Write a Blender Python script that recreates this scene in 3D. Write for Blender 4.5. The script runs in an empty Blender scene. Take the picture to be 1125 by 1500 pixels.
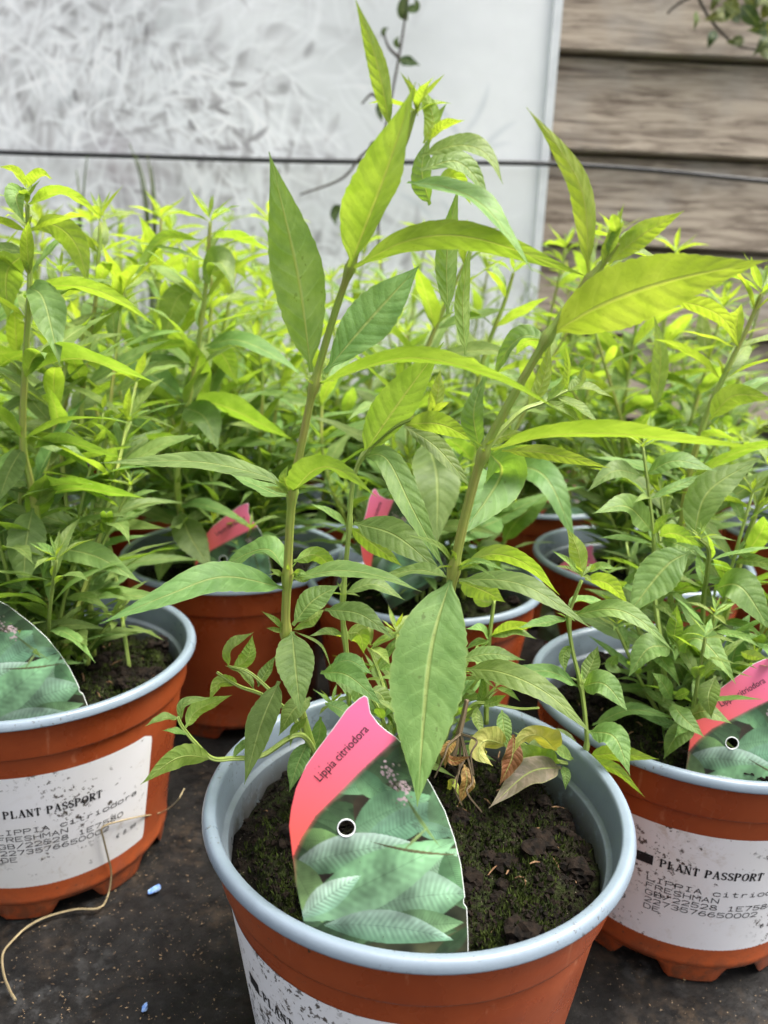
import bpy, bmesh, math, random
import numpy as np
from mathutils import Vector, Matrix, noise

random.seed(7)
RNG = np.random.default_rng(7)
scene = bpy.context.scene
COL = scene.collection

# ------------------------------------------------------------------ camera
F_PX, PITCH, ROLL, CAM_H = 1133.0, math.radians(15.48), math.radians(2.23), 0.335
fwd = Vector((0, math.cos(PITCH), -math.sin(PITCH)))
right0 = Vector((1, 0, 0))
up0 = right0.cross(fwd)
RIGHT = right0 * math.cos(ROLL) + up0 * math.sin(ROLL)
UP = up0 * math.cos(ROLL) - right0 * math.sin(ROLL)
CAM = Vector((0, 0, CAM_H))
cam_data = bpy.data.cameras.new('camera')
cam = bpy.data.objects.new('camera', cam_data)
COL.objects.link(cam)
M = Matrix.Identity(4)
for i in range(3):
    M[i][0], M[i][1], M[i][2], M[i][3] = RIGHT[i], UP[i], -fwd[i], CAM[i]
cam.matrix_world = M
cam_data.sensor_fit = 'VERTICAL'
cam_data.sensor_height = 36.0
cam_data.sensor_width = 27.0
cam_data.lens = F_PX / 1500 * 36
cam_data.clip_start = 0.01
cam_data.clip_end = 400
cam_data.dof.use_dof = True
cam_data.dof.focus_distance = 0.31
cam_data.dof.aperture_fstop = 11.0
scene.camera = cam

# ------------------------------------------------------------------ light
SUN_EL, SUN_AZ = math.radians(64), math.radians(88)     # azimuth from +Y towards +X
world = bpy.data.worlds.new('World')
scene.world = world
world.use_nodes = True
wn = world.node_tree.nodes
wl = world.node_tree.links
sky = wn.new('ShaderNodeTexSky')
sky.sky_type = 'NISHITA'
sky.sun_disc = False
sky.sun_elevation = SUN_EL
sky.sun_rotation = SUN_AZ
sky.air_density = 1.0
sky.dust_density = 6.0
sky.ozone_density = 1.0
bg = wn['Background']
bg.inputs['Strength'].default_value = 0.135
haze_sat = wn.new('ShaderNodeHueSaturation')      # thin even cloud takes most of the blue out
haze_sat.inputs['Saturation'].default_value = 0.28
wl.new(sky.outputs[0], haze_sat.inputs['Color'])
wl.new(haze_sat.outputs[0], bg.inputs[0])
sun_data = bpy.data.lights.new('sun', 'SUN')
sun_data.energy = 2.4
sun_data.angle = math.radians(35)
sun_data.color = (1.0, 0.96, 0.9)
sun = bpy.data.objects.new('sun', sun_data)
COL.objects.link(sun)
sdir = Vector((math.sin(SUN_AZ) * math.cos(SUN_EL), math.cos(SUN_AZ) * math.cos(SUN_EL), math.sin(SUN_EL)))
sun.rotation_euler = sdir.to_track_quat('Z', 'Y').to_euler()
scene.view_settings.view_transform = 'Standard'
scene.view_settings.look = 'None'
scene.view_settings.gamma = 1.0
scene.view_settings.exposure = 1.52
scene.cycles.max_bounces = 5
scene.cycles.transmission_bounces = 5
scene.cycles.diffuse_bounces = 4
scene.cycles.glossy_bounces = 2
scene.cycles.use_denoising = True
scene.cycles.use_adaptive_sampling = True
scene.cycles.adaptive_threshold = 0.02


# ------------------------------------------------------------------ helpers
def ray(x, y):
    return RIGHT * ((x - 562.5) / F_PX) - UP * ((y - 750) / F_PX) + fwd


def at(x, y, Y):
    d = ray(x, y)
    return CAM + d * (Y / d.y)


def hitz(x, y, z):
    d = ray(x, y)
    return CAM + d * ((z - CAM_H) / d.z)


def lin(c):
    c = np.asarray(c, float) / 255.0
    return np.where(c <= 0.04045, c / 12.92, ((c + 0.055) / 1.055) ** 2.4)


def linc(r, g, b):
    return tuple(lin((r, g, b))) + (1.0,)


def tag(o, label=None, cat=None, group=None, kind=None):
    if label: o['label'] = label
    if cat: o['category'] = cat
    if group: o['group'] = group
    if kind: o['kind'] = kind
    return o


def empty(name, loc):
    o = bpy.data.objects.new(name, None)
    o.empty_display_size = 0.02
    COL.objects.link(o)
    o.location = loc
    return o


def mesh_obj(name, verts, faces, mat, parent=None, smooth=True, uvs=None, world_coords=True):
    me = bpy.data.meshes.new(name)
    me.from_pydata([tuple(v) for v in verts], [], faces)
    if smooth:
        me.polygons.foreach_set('use_smooth', [True] * len(me.polygons))
    if uvs is not None:
        uvl = me.uv_layers.new(name='UVMap')
        idx = np.empty(len(me.loops), np.int32)
        me.loops.foreach_get('vertex_index', idx)
        uvl.data.foreach_set('uv', np.asarray(uvs, np.float32)[idx].ravel())
    if mat: me.materials.append(mat)
    me.update()
    return link(name, me, parent, world_coords)


def link(name, me, parent=None, world_coords=True):
    o = bpy.data.objects.new(name, me)
    COL.objects.link(o)
    if parent is not None:
        o.parent = parent
        if world_coords:
            o.matrix_parent_inverse = Matrix.Translation(-parent_world(parent))
    return o


def parent_world(p):
    v = Vector(p.location)
    while p.parent is not None:
        p = p.parent
        v = v + Vector(p.location)
    return v


def catmull(pts, n):
    pts = [Vector(p) for p in pts]
    if len(pts) == 2:
        return [pts[0].lerp(pts[1], i / (n - 1)) for i in range(n)]
    P = [pts[0] * 2 - pts[1]] + pts + [pts[-1] * 2 - pts[-2]]
    out = []
    segs = len(pts) - 1
    for i in range(n):
        s = i / (n - 1) * segs
        k = min(int(s), segs - 1)
        t = s - k
        a, b, c, d = P[k], P[k + 1], P[k + 2], P[k + 3]
        out.append(0.5 * ((2 * b) + (c - a) * t + (2 * a - 5 * b + 4 * c - d) * t * t + (3 * b - a - 3 * c + d) * t ** 3))
    return out


def tube_data(path, radii, sides=8, knots=None):
    verts, faces, uvs = [], [], []
    n = len(path)
    ref = Vector((0.31, 0.87, 0.2)).normalized()
    for i, p in enumerate(path):
        t = (path[min(i + 1, n - 1)] - path[max(i - 1, 0)])
        if t.length < 1e-9: t = Vector((0, 0, 1))
        t.normalize()
        a = t.cross(ref)
        if a.length < 1e-4: a = t.cross(Vector((1, 0, 0)))
        a.normalize()
        b = t.cross(a)
        for k in range(sides):
            an = 2 * math.pi * k / sides
            r = radii[i]
            verts.append(p + (a * math.cos(an) + b * math.sin(an)) * r)
            uvs.append((i / (n - 1), k / sides))
    for i in range(n - 1):
        for k in range(sides):
            k2 = (k + 1) % sides
            faces.append((i * sides + k, i * sides + k2, (i + 1) * sides + k2, (i + 1) * sides + k))
    faces.append(tuple(range(sides - 1, -1, -1)))
    faces.append(tuple((n - 1) * sides + k for k in range(sides)))
    return verts, faces, uvs


# ------------------------------------------------------------------ materials
class N:
    """tiny node helper"""
    def __init__(self, name):
        self.m = bpy.data.materials.new(name)
        self.m.use_nodes = True
        self.t = self.m.node_tree
        self.b = self.t.nodes['Principled BSDF']
        self.out = self.t.nodes['Material Output']

    def n(self, typ, **kw):
        nd = self.t.nodes.new(typ)
        for k, v in kw.items():
            if k.startswith('i_'):
                nd.inputs[k[2:]].default_value = v
            else:
                setattr(nd, k, v)
        return nd

    def l(self, a, b):
        self.t.links.new(a, b)

    def math(self, op, a, b=None, c=None, clamp=False):
        nd = self.t.nodes.new('ShaderNodeMath')
        nd.operation = op
        nd.use_clamp = clamp
        for i, v in enumerate((a, b, c)):
            if v is None: continue
            if isinstance(v, (int, float)): nd.inputs[i].default_value = v
            else: self.l(v, nd.inputs[i])
        return nd.outputs[0]

    def mix(self, fac, a, b, blend='MIX'):
        nd = self.t.nodes.new('ShaderNodeMix')
        nd.data_type = 'RGBA'
        nd.blend_type = blend
        for s, v in ((nd.inputs[0], fac), (nd.inputs[6], a), (nd.inputs[7], b)):
            if isinstance(v, (int, float)): s.default_value = v
            elif isinstance(v, tuple): s.default_value = v if len(v) == 4 else v + (1,)
            else: self.l(v, s)
        return nd.outputs[2]

    def noise(self, scale, detail=4, rough=0.55, vec=None, dist=0.0):
        nd = self.n('ShaderNodeTexNoise')
        nd.inputs['Scale'].default_value = scale
        nd.inputs['Detail'].default_value = detail
        nd.inputs['Roughness'].default_value = rough
        nd.inputs['Distortion'].default_value = dist
        if vec is not None: self.l(vec, nd.inputs['Vector'])
        return nd.outputs[0]

    def ramp(self, fac, lo, hi):
        nd = self.n('ShaderNodeMapRange')
        nd.interpolation_type = 'SMOOTHSTEP'
        self.l(fac, nd.inputs[0])
        nd.inputs[1].default_value, nd.inputs[2].default_value = lo, hi
        return nd.outputs[0]

    def bump(self, h, strength, dist):
        nd = self.n('ShaderNodeBump')
        nd.inputs['Strength'].default_value = strength
        nd.inputs['Distance'].default_value = dist
        self.l(h, nd.inputs['Height'])
        self.l(nd.outputs[0], self.b.inputs['Normal'])
        return nd.outputs[0]

    def set(self, **kw):
        for k, v in kw.items():
            self.b.inputs[k.replace('_', ' ')].default_value = v
        return self


def leaf_material(name, up, up_y, under, under_y, tr, tr_y, spots=0.0, trans=0.42):
    q = N(name)
    uv = q.n('ShaderNodeUVMap')
    sep = q.n('ShaderNodeSeparateXYZ')
    q.l(uv.outputs[0], sep.inputs[0])
    u, v = sep.outputs[0], sep.outputs[1]
    av = q.math('ABSOLUTE', q.math('MULTIPLY_ADD', v, 2.0, -1.0))
    info = q.n('ShaderNodeObjectInfo')
    cs = q.n('ShaderNodeSeparateColor')
    q.l(info.outputs['Color'], cs.inputs[0])
    young, rnd = cs.outputs[0], cs.outputs[1]
    tc = q.n('ShaderNodeTexCoord')
    # lateral veins sweep forward from the midrib
    av2 = q.math('POWER', av, 1.35)
    ph = q.math('SUBTRACT', q.math('MULTIPLY', u, 10.0), q.math('MULTIPLY', av2, 1.15))
    fr = q.math('FRACT', ph)
    dv = q.math('ABSOLUTE', q.math('SUBTRACT', fr, 0.5))
    vein = q.math('SUBTRACT', 1.0, q.ramp(dv, 0.01, 0.085))
    vein = q.math('MULTIPLY', vein, q.math('SUBTRACT', 1.0, q.ramp(av, 0.55, 0.95)))
    mid = q.math('SUBTRACT', 1.0, q.ramp(av, 0.02, 0.085))
    mid = q.math('MULTIPLY', mid, q.math('SUBTRACT', 1.0, q.ramp(u, 0.8, 1.0)))
    cmb = q.n('ShaderNodeCombineXYZ')
    q.l(q.math('MULTIPLY', u, 8.0), cmb.inputs[0])
    q.l(q.math('MULTIPLY', v, 2.2), cmb.inputs[1])
    q.l(q.math('MULTIPLY', rnd, 40.0), cmb.inputs[2])
    LV = cmb.outputs[0]
    pat = q.noise(0.75, 3, 0.62, LV)
    vor = q.n('ShaderNodeTexVoronoi', feature='DISTANCE_TO_EDGE')
    vor.inputs['Scale'].default_value = 4.2
    q.l(LV, vor.inputs['Vector'])
    net = q.ramp(vor.outputs['Distance'], 0.0, 0.16)
    geo = q.n('ShaderNodeNewGeometry')
    back = geo.outputs['Backfacing']
    c_up = q.mix(young, up, up_y)
    c_un = q.mix(young, under, under_y)
    base = q.mix(back, c_up, c_un)
    dark = q.mix(1.0, base, (0.70, 0.76, 0.6), 'MULTIPLY')
    light = q.mix(1.0, base, (1.22, 1.15, 1.12), 'MULTIPLY')
    base = q.mix(q.ramp(pat, 0.3, 0.72), dark, light)
    hsv = q.n('ShaderNodeHueSaturation')
    q.l(q.math('MULTIPLY_ADD', rnd, 0.045, 0.4775), hsv.inputs['Hue'])
    q.l(q.math('MULTIPLY_ADD', rnd, 0.35, 0.82), hsv.inputs['Value'])
    q.l(base, hsv.inputs['Color'])
    base = hsv.outputs[0]
    base = q.mix(q.math('MULTIPLY', vein, 0.75), base, q.mix(1.0, base, (1.5, 1.42, 1.5), 'MULTIPLY'))
    base = q.mix(q.math('MULTIPLY', q.math('SUBTRACT', 1.0, net), 0.07), base, q.mix(1.0, base, (1.3, 1.28, 1.3), 'MULTIPLY'))
    midc = q.mix(young, (0.36, 0.45, 0.14), (0.5, 0.55, 0.12))
    base = q.mix(q.math('MULTIPLY', mid, 0.75), base, midc)
    # edge is a little paler, plus brown blemishes on some
    base = q.mix(q.math('MULTIPLY', q.ramp(av, 0.93, 1.0), 0.35), base, midc)
    if spots > 0:
        sp = q.math('MULTIPLY', q.ramp(q.noise(3.4, 2, 0.6, LV), 0.66, 0.70), q.ramp(pat, 0.45, 0.55))
        base = q.mix(q.math('MULTIPLY', sp, spots), base, (0.035, 0.03, 0.012))
    q.l(base, q.b.inputs['Base Color'])
    q.set(Roughness=0.52)
    q.b.inputs['Specular IOR Level'].default_value = 0.38
    h = q.math('SUBTRACT', q.math('MULTIPLY', q.ramp(dv, 0.0, 0.36), 0.34), q.math('MULTIPLY', mid, 0.9))
    h = q.math('ADD', h, q.math('MULTIPLY', pat, 0.9))
    h = q.math('ADD', h, q.math('MULTIPLY', net, 0.07))
    nb = q.bump(h, 0.55, 0.0008)
    trn = q.n('ShaderNodeBsdfTranslucent')
    tcol = q.mix(young, tr, tr_y)
    tcol = q.mix(q.math('MULTIPLY', vein, 0.45), tcol, q.mix(1.0, tcol, (0.75, 0.82, 0.6), 'MULTIPLY'))
    tcol = q.mix(q.ramp(pat, 0.3, 0.72), q.mix(1.0, tcol, (0.72, 0.78, 0.6), 'MULTIPLY'), tcol)
    tcol = q.mix(q.math('MULTIPLY', mid, 0.5), tcol, (0.5, 0.5, 0.1))
    q.l(tcol, trn.inputs[0])
    q.l(nb, trn.inputs['Normal'])
    mx = q.n('ShaderNodeMixShader')
    mx.inputs[0].default_value = trans
    q.l(q.b.outputs[0], mx.inputs[1])
    q.l(trn.outputs[0], mx.inputs[2])
    q.l(mx.outputs[0], q.out.inputs['Surface'])
    return q.m


MAT = {}
MAT['leaf'] = leaf_material('verbena_leaf', (0.165, 0.270, 0.085), (0.25, 0.35, 0.095), (0.22, 0.31, 0.10), (0.33, 0.42, 0.09),
                            (0.27, 0.45, 0.035), (0.57, 0.69, 0.045), spots=0.55, trans=0.48)
MAT['leaf_dead'] = leaf_material('withered_leaf', (0.21, 0.10, 0.035), (0.3, 0.15, 0.05), (0.24, 0.13, 0.05), (0.3, 0.16, 0.06),
                                 (0.35, 0.15, 0.03), (0.4, 0.2, 0.05), spots=0.6, trans=0.25)
MAT['leaf_yellow'] = leaf_material('yellowing_leaf', (0.36, 0.38, 0.07), (0.5, 0.48, 0.1), (0.4, 0.4, 0.13), (0.5, 0.5, 0.15),
                                   (0.55, 0.5, 0.04), (0.6, 0.55, 0.05), spots=0.9)
MAT['leaf_purple'] = leaf_material('bruised_leaf', (0.20, 0.19, 0.125), (0.26, 0.2, 0.16), (0.22, 0.2, 0.14), (0.26, 0.2, 0.16),
                                   (0.3, 0.3, 0.1), (0.3, 0.3, 0.1), spots=1.0, trans=0.3)
MAT['leaf_grey'] = leaf_material('grey_leaf', (0.2, 0.26, 0.17), (0.26, 0.32, 0.2), (0.22, 0.28, 0.18), (0.26, 0.32, 0.2),
                                 (0.3, 0.4, 0.15), (0.35, 0.45, 0.2), trans=0.35)
MAT['leaf_dark'] = leaf_material('ivy_leaf', (0.05, 0.085, 0.035), (0.14, 0.17, 0.05), (0.09, 0.13, 0.06), (0.16, 0.18, 0.07),
                                 (0.12, 0.2, 0.03), (0.3, 0.3, 0.05), trans=0.25)


def stem_material(name, green, brown, rough=0.5):
    q = N(name)
    uv = q.n('ShaderNodeUVMap')
    sep = q.n('ShaderNodeSeparateXYZ')
    q.l(uv.outputs[0], sep.inputs[0])
    tc = q.n('ShaderNodeTexCoord')
    mp = q.n('ShaderNodeMapping')
    mp.inputs['Scale'].default_value = (1, 1, 0.12)
    q.l(tc.outputs['Object'], mp.inputs[0])
    s = q.noise(420, 3, 0.6, mp.outputs[0])
    big = q.noise(26, 2, 0.5, tc.outputs['Object'])
    f = q.math('ADD', q.math('MULTIPLY', q.ramp(s, 0.4, 0.62), 0.35), q.math('MULTIPLY', q.ramp(big, 0.42, 0.66), 0.5))
    q.l(q.mix(f, green, brown), q.b.inputs['Base Color'])
    q.set(Roughness=rough)
    ridg = q.math('ABSOLUTE', q.math('SUBTRACT', q.math('FRACT', q.math('MULTIPLY', sep.outputs[1], 4.0)), 0.5))
    q.bump(q.math('ADD', q.math('MULTIPLY', s, 0.6), q.math('MULTIPLY', ridg, 1.6)), 0.8, 0.0008)
    return q.m


MAT['stem'] = stem_material('verbena_stem', (0.27, 0.39, 0.06), (0.33, 0.29, 0.07))
MAT['stem_green'] = stem_material('green_shoot', (0.34, 0.44, 0.10), (0.27, 0.36, 0.08))
MAT['stem_wood'] = stem_material('woody_stem', (0.18, 0.13, 0.07), (0.10, 0.065, 0.035), 0.8)
MAT['stem_dark'] = stem_material('vine_stem', (0.07, 0.055, 0.04), (0.04, 0.03, 0.025), 0.8)
MAT['straw'] = stem_material('dry_stalk', (0.50, 0.40, 0.22), (0.34, 0.25, 0.13), 0.6)


def m_terracotta():
    q = N('terracotta_plastic')
    tc = q.n('ShaderNodeTexCoord')
    v = tc.outputs['Object']
    a = q.noise(22, 4, 0.6, v)
    c = q.mix(q.ramp(a, 0.3, 0.7), (0.240, 0.044, 0.012), (0.30, 0.064, 0.018))
    # vertical handling scuffs and soil smears
    mp = q.n('ShaderNodeMapping')
    mp.inputs['Scale'].default_value = (1, 1, 0.22)
    q.l(v, mp.inputs[0])
    sc = q.ramp(q.noise(160, 4, 0.7, mp.outputs[0]), 0.60, 0.75)
    c = q.mix(q.math('MULTIPLY', sc, 0.5), c, (0.46, 0.19, 0.10))
    dirt = q.math('MULTIPLY', q.ramp(q.noise(240, 5, 0.7, v), 0.60, 0.68), q.ramp(q.noise(24, 3, 0.6, v), 0.48, 0.66))
    sepp = q.n('ShaderNodeSeparateXYZ')
    q.l(v, sepp.inputs[0])
    low = q.math('SUBTRACT', 1.0, q.ramp(sepp.outputs[2], 0.0, 0.03))
    splash = q.math('MULTIPLY', low, q.ramp(q.noise(90, 5, 0.7, v), 0.42, 0.62))
    d = q.math('MAXIMUM', q.math('MULTIPLY', dirt, 0.85), q.math('MULTIPLY', splash, 0.7))
    c = q.mix(d, c, (0.075, 0.035, 0.02))
    q.l(c, q.b.inputs['Base Color'])
    q.l(q.math('MULTIPLY_ADD', a, 0.22, 0.18), q.b.inputs['Roughness'])
    q.b.inputs['Subsurface Weight'].default_value = 0.0
    q.bump(q.math('ADD', q.noise(300, 3, 0.5, v), q.math('MULTIPLY', d, 1.2)), 0.18, 0.0006)
    return q.m


def m_rim():
    q = N('grey_blue_plastic')
    tc = q.n('ShaderNodeTexCoord')
    v = tc.outputs['Object']
    a = q.noise(30, 4, 0.6, v)
    c = q.mix(q.ramp(a, 0.3, 0.7), (0.155, 0.195, 0.235), (0.185, 0.23, 0.275))
    dirt = q.math('MULTIPLY', q.ramp(q.noise(420, 4, 0.7, v), 0.60, 0.65), q.ramp(q.noise(36, 3, 0.6, v), 0.48, 0.62))
    sepp = q.n('ShaderNodeSeparateXYZ')
    q.l(v, sepp.inputs[0])
    wall = q.math('SUBTRACT', 1.0, q.ramp(sepp.outputs[2], 0.104, 0.127))
    soil = q.math('MULTIPLY', wall, q.ramp(q.noise(150, 5, 0.7, v), 0.22, 0.5))
    c = q.mix(q.math('MAXIMUM', q.math('MULTIPLY', dirt, 0.8), q.math('MULTIPLY', soil, 0.8)), c, (0.05, 0.04, 0.03))
    q.l(c, q.b.inputs['Base Color'])
    q.l(q.math('MULTIPLY_ADD', a, 0.25, 0.18), q.b.inputs['Roughness'])
    q.bump(q.math('ADD', q.noise(500, 3, 0.5, v), q.math('MULTIPLY', dirt, 1.5)), 0.12, 0.0005)
    return q.m


def m_label():
    q = N('label_paper')
    tc = q.n('ShaderNodeTexCoord')
    v = tc.outputs['Object']
    info = q.n('ShaderNodeObjectInfo')
    ad = q.n('ShaderNodeVectorMath', operation='ADD')
    q.l(v, ad.inputs[0])
    q.l(info.outputs['Random'], ad.inputs[1])
    v = ad.outputs[0]
    a = q.noise(9, 3, 0.6, v)
    c = q.mix(q.ramp(a, 0.35, 0.7), (0.78, 0.78, 0.80), (0.70, 0.69, 0.66))
    smear = q.math('MULTIPLY', q.ramp(q.noise(70, 6, 0.75, v, 0.6), 0.52, 0.72), q.ramp(q.noise(17, 3, 0.6, v), 0.46, 0.66))
    c = q.mix(q.math('MULTIPLY', smear, 0.6), c, (0.40, 0.32, 0.22))
    speck = q.math('MULTIPLY', q.ramp(q.noise(330, 4, 0.7, v), 0.57, 0.60), q.ramp(q.noise(26, 4, 0.65, v), 0.53, 0.62))
    blot = q.math('MULTIPLY', q.ramp(q.noise(140, 4, 0.65, v), 0.64, 0.66), q.ramp(q.noise(22, 2, 0.6, v), 0.48, 0.58))
    d = q.math('MAXIMUM', speck, blot)
    c = q.mix(q.math('MULTIPLY', d, 0.92), c, (0.045, 0.03, 0.018))
    q.l(c, q.b.inputs['Base Color'])
    q.set(Roughness=0.42)
    q.bump(q.math('ADD', d, q.math('MULTIPLY', q.noise(60, 3, 0.5, v), 0.4)), 0.3, 0.0006)
    return q.m


def m_ink():
    q = N('label_ink')
    tc = q.n('ShaderNodeTexCoord')
    a = q.noise(700, 3, 0.7, tc.outputs['Object'])
    q.l(q.mix(q.ramp(a, 0.60, 0.75), (0.012, 0.012, 0.014), (0.14, 0.14, 0.15)), q.b.inputs['Base Color'])
    q.set(Roughness=0.5)
    return q.m


def m_vcol(name, rough, bump_scale=0, bump_d=0.0005, noise_amt=0.0, dirt=0.0, spec=0.5):
    q = N(name)
    at_ = q.n('ShaderNodeVertexColor')
    at_.layer_name = 'print'
    c = at_.outputs[0]
    tc = q.n('ShaderNodeTexCoord')
    v = tc.outputs['Object']
    if noise_amt:
        c = q.mix(noise_amt, c, q.mix(q.noise(40, 4, 0.6, v), (0.5, 0.5, 0.5), (1.1, 1.1, 1.1)), 'MULTIPLY')
    if dirt:
        d = q.math('MULTIPLY', q.ramp(q.noise(520, 4, 0.7, v), 0.63, 0.66), q.ramp(q.noise(75, 3, 0.6, v), 0.53, 0.62))
        c = q.mix(q.math('MULTIPLY', d, dirt), c, (0.05, 0.035, 0.025))
    q.l(c, q.b.inputs['Base Color'])
    q.set(Roughness=rough)
    q.b.inputs['Specular IOR Level'].default_value = spec
    if bump_scale:
        q.bump(q.noise(bump_scale, 3, 0.5, v), 0.3, bump_d)
    return q.m


def m_soil():
    q = N('compost')
    tc = q.n('ShaderNodeTexCoord')
    v = tc.outputs['Object']
    a = q.noise(120, 6, 0.72, v)
    b = q.noise(30, 4, 0.6, v)
    c = q.mix(q.ramp(a, 0.3, 0.7), (0.003, 0.0024, 0.002), (0.016, 0.011, 0.007))
    moss = q.math('MULTIPLY', q.ramp(b, 0.40, 0.56), q.ramp(q.noise(420, 3, 0.7, v), 0.36, 0.6))
    c = q.mix(q.math('MULTIPLY', moss, 0.8), c, (0.026, 0.038, 0.008))
    grit = q.ramp(q.noise(700, 2, 0.6, v), 0.70, 0.74)
    c = q.mix(q.math('MULTIPLY', grit, 0.7), c, (0.30, 0.26, 0.19))
    q.l(c, q.b.inputs['Base Color'])
    q.b.inputs['Specular IOR Level'].default_value = 0.12
    q.set(Roughness=0.85)
    q.bump(q.math('ADD', a, q.math('MULTIPLY', q.noise(600, 4, 0.7, v), 0.7)), 0.9, 0.003)
    return q.m


def m_simple(name, c1, c2, scale, rough=0.8, bump=0.5, bd=0.001):
    q = N(name)
    tc = q.n('ShaderNodeTexCoord')
    a = q.noise(scale, 5, 0.65, tc.outputs['Object'])
    q.l(q.mix(q.ramp(a, 0.32, 0.68), c1, c2), q.b.inputs['Base Color'])
    q.set(Roughness=rough)
    if rough > 0.75: q.b.inputs['Specular IOR Level'].default_value = 0.12
    q.bump(a, bump, bd)
    return q.m


def m_ground():
    q = N('black_ground_sheet')
    tc = q.n('ShaderNodeTexCoord')
    v = tc.outputs['Object']
    big = q.noise(7, 4, 0.6, v)
    a = q.noise(60, 6, 0.7, v)
    c = q.mix(q.ramp(a, 0.3, 0.75), (0.006, 0.006, 0.006), (0.018, 0.017, 0.016))
    dust = q.math('MULTIPLY', q.ramp(q.noise(16, 5, 0.65, v), 0.46, 0.68), q.ramp(q.noise(150, 5, 0.7, v), 0.4, 0.66))
    c = q.mix(q.math('MULTIPLY', dust, 0.55), c, (0.065, 0.045, 0.028))
    pale = q.math('MULTIPLY', q.ramp(q.noise(9, 4, 0.6, v), 0.50, 0.66), q.ramp(q.noise(90, 5, 0.75, v), 0.48, 0.64))
    c = q.mix(q.math('MULTIPLY', pale, 0.5), c, (0.075, 0.075, 0.074))
    sp = q.ramp(q.noise(620, 2, 0.6, v), 0.705, 0.73)
    c = q.mix(q.math('MULTIPLY', sp, 0.55), c, (0.36, 0.27, 0.17))
    q.l(c, q.b.inputs['Base Color'])
    q.l(q.math('MULTIPLY_ADD', q.math('MAXIMUM', dust, pale), 0.35, 0.42), q.b.inputs['Roughness'])
    q.b.inputs['Specular IOR Level'].default_value = 0.12
    h = q.math('ADD', q.math('MULTIPLY', big, 2.0), q.math('MULTIPLY', a, 0.5))
    q.bump(h, 0.6, 0.004)
    return q.m


def m_wood():
    q = N('weathered_board')
    tc = q.n('ShaderNodeTexCoord')
    info = q.n('ShaderNodeObjectInfo')
    ad = q.n('ShaderNodeVectorMath', operation='ADD')
    q.l(tc.outputs['Object'], ad.inputs[0])
    ml = q.n('ShaderNodeVectorMath', operation='SCALE')
    ml.inputs['Scale'].default_value = 7.0
    cmb = q.n('ShaderNodeCombineXYZ')
    q.l(info.outputs['Random'], cmb.inputs[0])
    q.l(info.outputs['Random'], cmb.inputs[1])
    q.l(cmb.outputs[0], ml.inputs[0])
    q.l(ml.outputs[0], ad.inputs[1])
    mp = q.n('ShaderNodeMapping')
    mp.inputs['Scale'].default_value = (0.09, 1, 1)
    q.l(ad.outputs[0], mp.inputs[0])
    g = q.noise(75, 6, 0.68, mp.outputs[0], 0.7)
    g2 = q.noise(230, 4, 0.7, mp.outputs[0])
    b = q.noise(7, 3, 0.6, ad.outputs[0])
    c = q.mix(q.ramp(g, 0.34, 0.62), (0.135, 0.10, 0.072), (0.43, 0.36, 0.28))
    c = q.mix(q.math('MULTIPLY', q.ramp(g2, 0.58, 0.72), 0.6), c, (0.08, 0.062, 0.045))
    c = q.mix(q.math('MULTIPLY', q.ramp(b, 0.45, 0.68), 0.5), c, (0.36, 0.33, 0.29))
    kn = q.n('ShaderNodeTexVoronoi')
    kn.inputs['Scale'].default_value = 6.5
    mp2 = q.n('ShaderNodeMapping')
    mp2.inputs['Scale'].default_value = (0.5, 1, 1)
    q.l(ad.outputs[0], mp2.inputs[0])
    q.l(mp2.outputs[0], kn.inputs['Vector'])
    knot = q.math('SUBTRACT', 1.0, q.ramp(kn.outputs['Distance'], 0.05, 0.13))
    c = q.mix(q.math('MULTIPLY', knot, 0.6), c, (0.06, 0.045, 0.03))
    q.l(c, q.b.inputs['Base Color'])
    q.set(Roughness=0.85)
    q.bump(q.math('ADD', g, q.math('MULTIPLY', g2, 0.5)), 0.6, 0.003)
    return q.m


MAT['pot'] = m_terracotta()
MAT['rim'] = m_rim()
MAT['label'] = m_label()
MAT['ink'] = m_ink()
MAT['tag'] = m_vcol('tag_print', 0.28, dirt=0.85)
MAT['poster'] = m_vcol('faded_print', 0.55, 14, 0.004, 0.12)
MAT['soil'] = m_soil()
MAT['crumb'] = m_simple('compost_crumb', (0.003, 0.0024, 0.002), (0.014, 0.009, 0.006), 300, 0.9)
MAT['bark'] = m_simple('bark_chip', (0.10, 0.05, 0.025), (0.26, 0.16, 0.09), 200, 0.8)
MAT['litter'] = m_simple('litter', (0.05, 0.032, 0.02), (0.30, 0.21, 0.12), 60, 0.8)
MAT['moss'] = m_simple('moss', (0.008, 0.014, 0.003), (0.048, 0.066, 0.012), 160, 0.9)
MAT['ground'] = m_ground()
MAT['wood'] = m_wood()
MAT['pipe'] = m_simple('black_hose', (0.012, 0.012, 0.013), (0.03, 0.03, 0.03), 60, 0.45, 0.2)
MAT['white_card'] = m_simple('white_card', (0.8, 0.8, 0.8), (0.84, 0.84, 0.84), 100, 0.5, 0.05)
MAT['trim'] = m_simple('pale_trim', (0.66, 0.68, 0.69), (0.76, 0.78, 0.79), 30, 0.4, 0.1)
MAT['blue'] = m_simple('blue_chip', (0.05, 0.17, 0.55), (0.35, 0.5, 0.75), 330, 0.5, 0.4)
MAT['flower'] = m_simple('lilac_flower', (0.5, 0.4, 0.6), (0.66, 0.58, 0.74), 100, 0.6)

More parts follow.
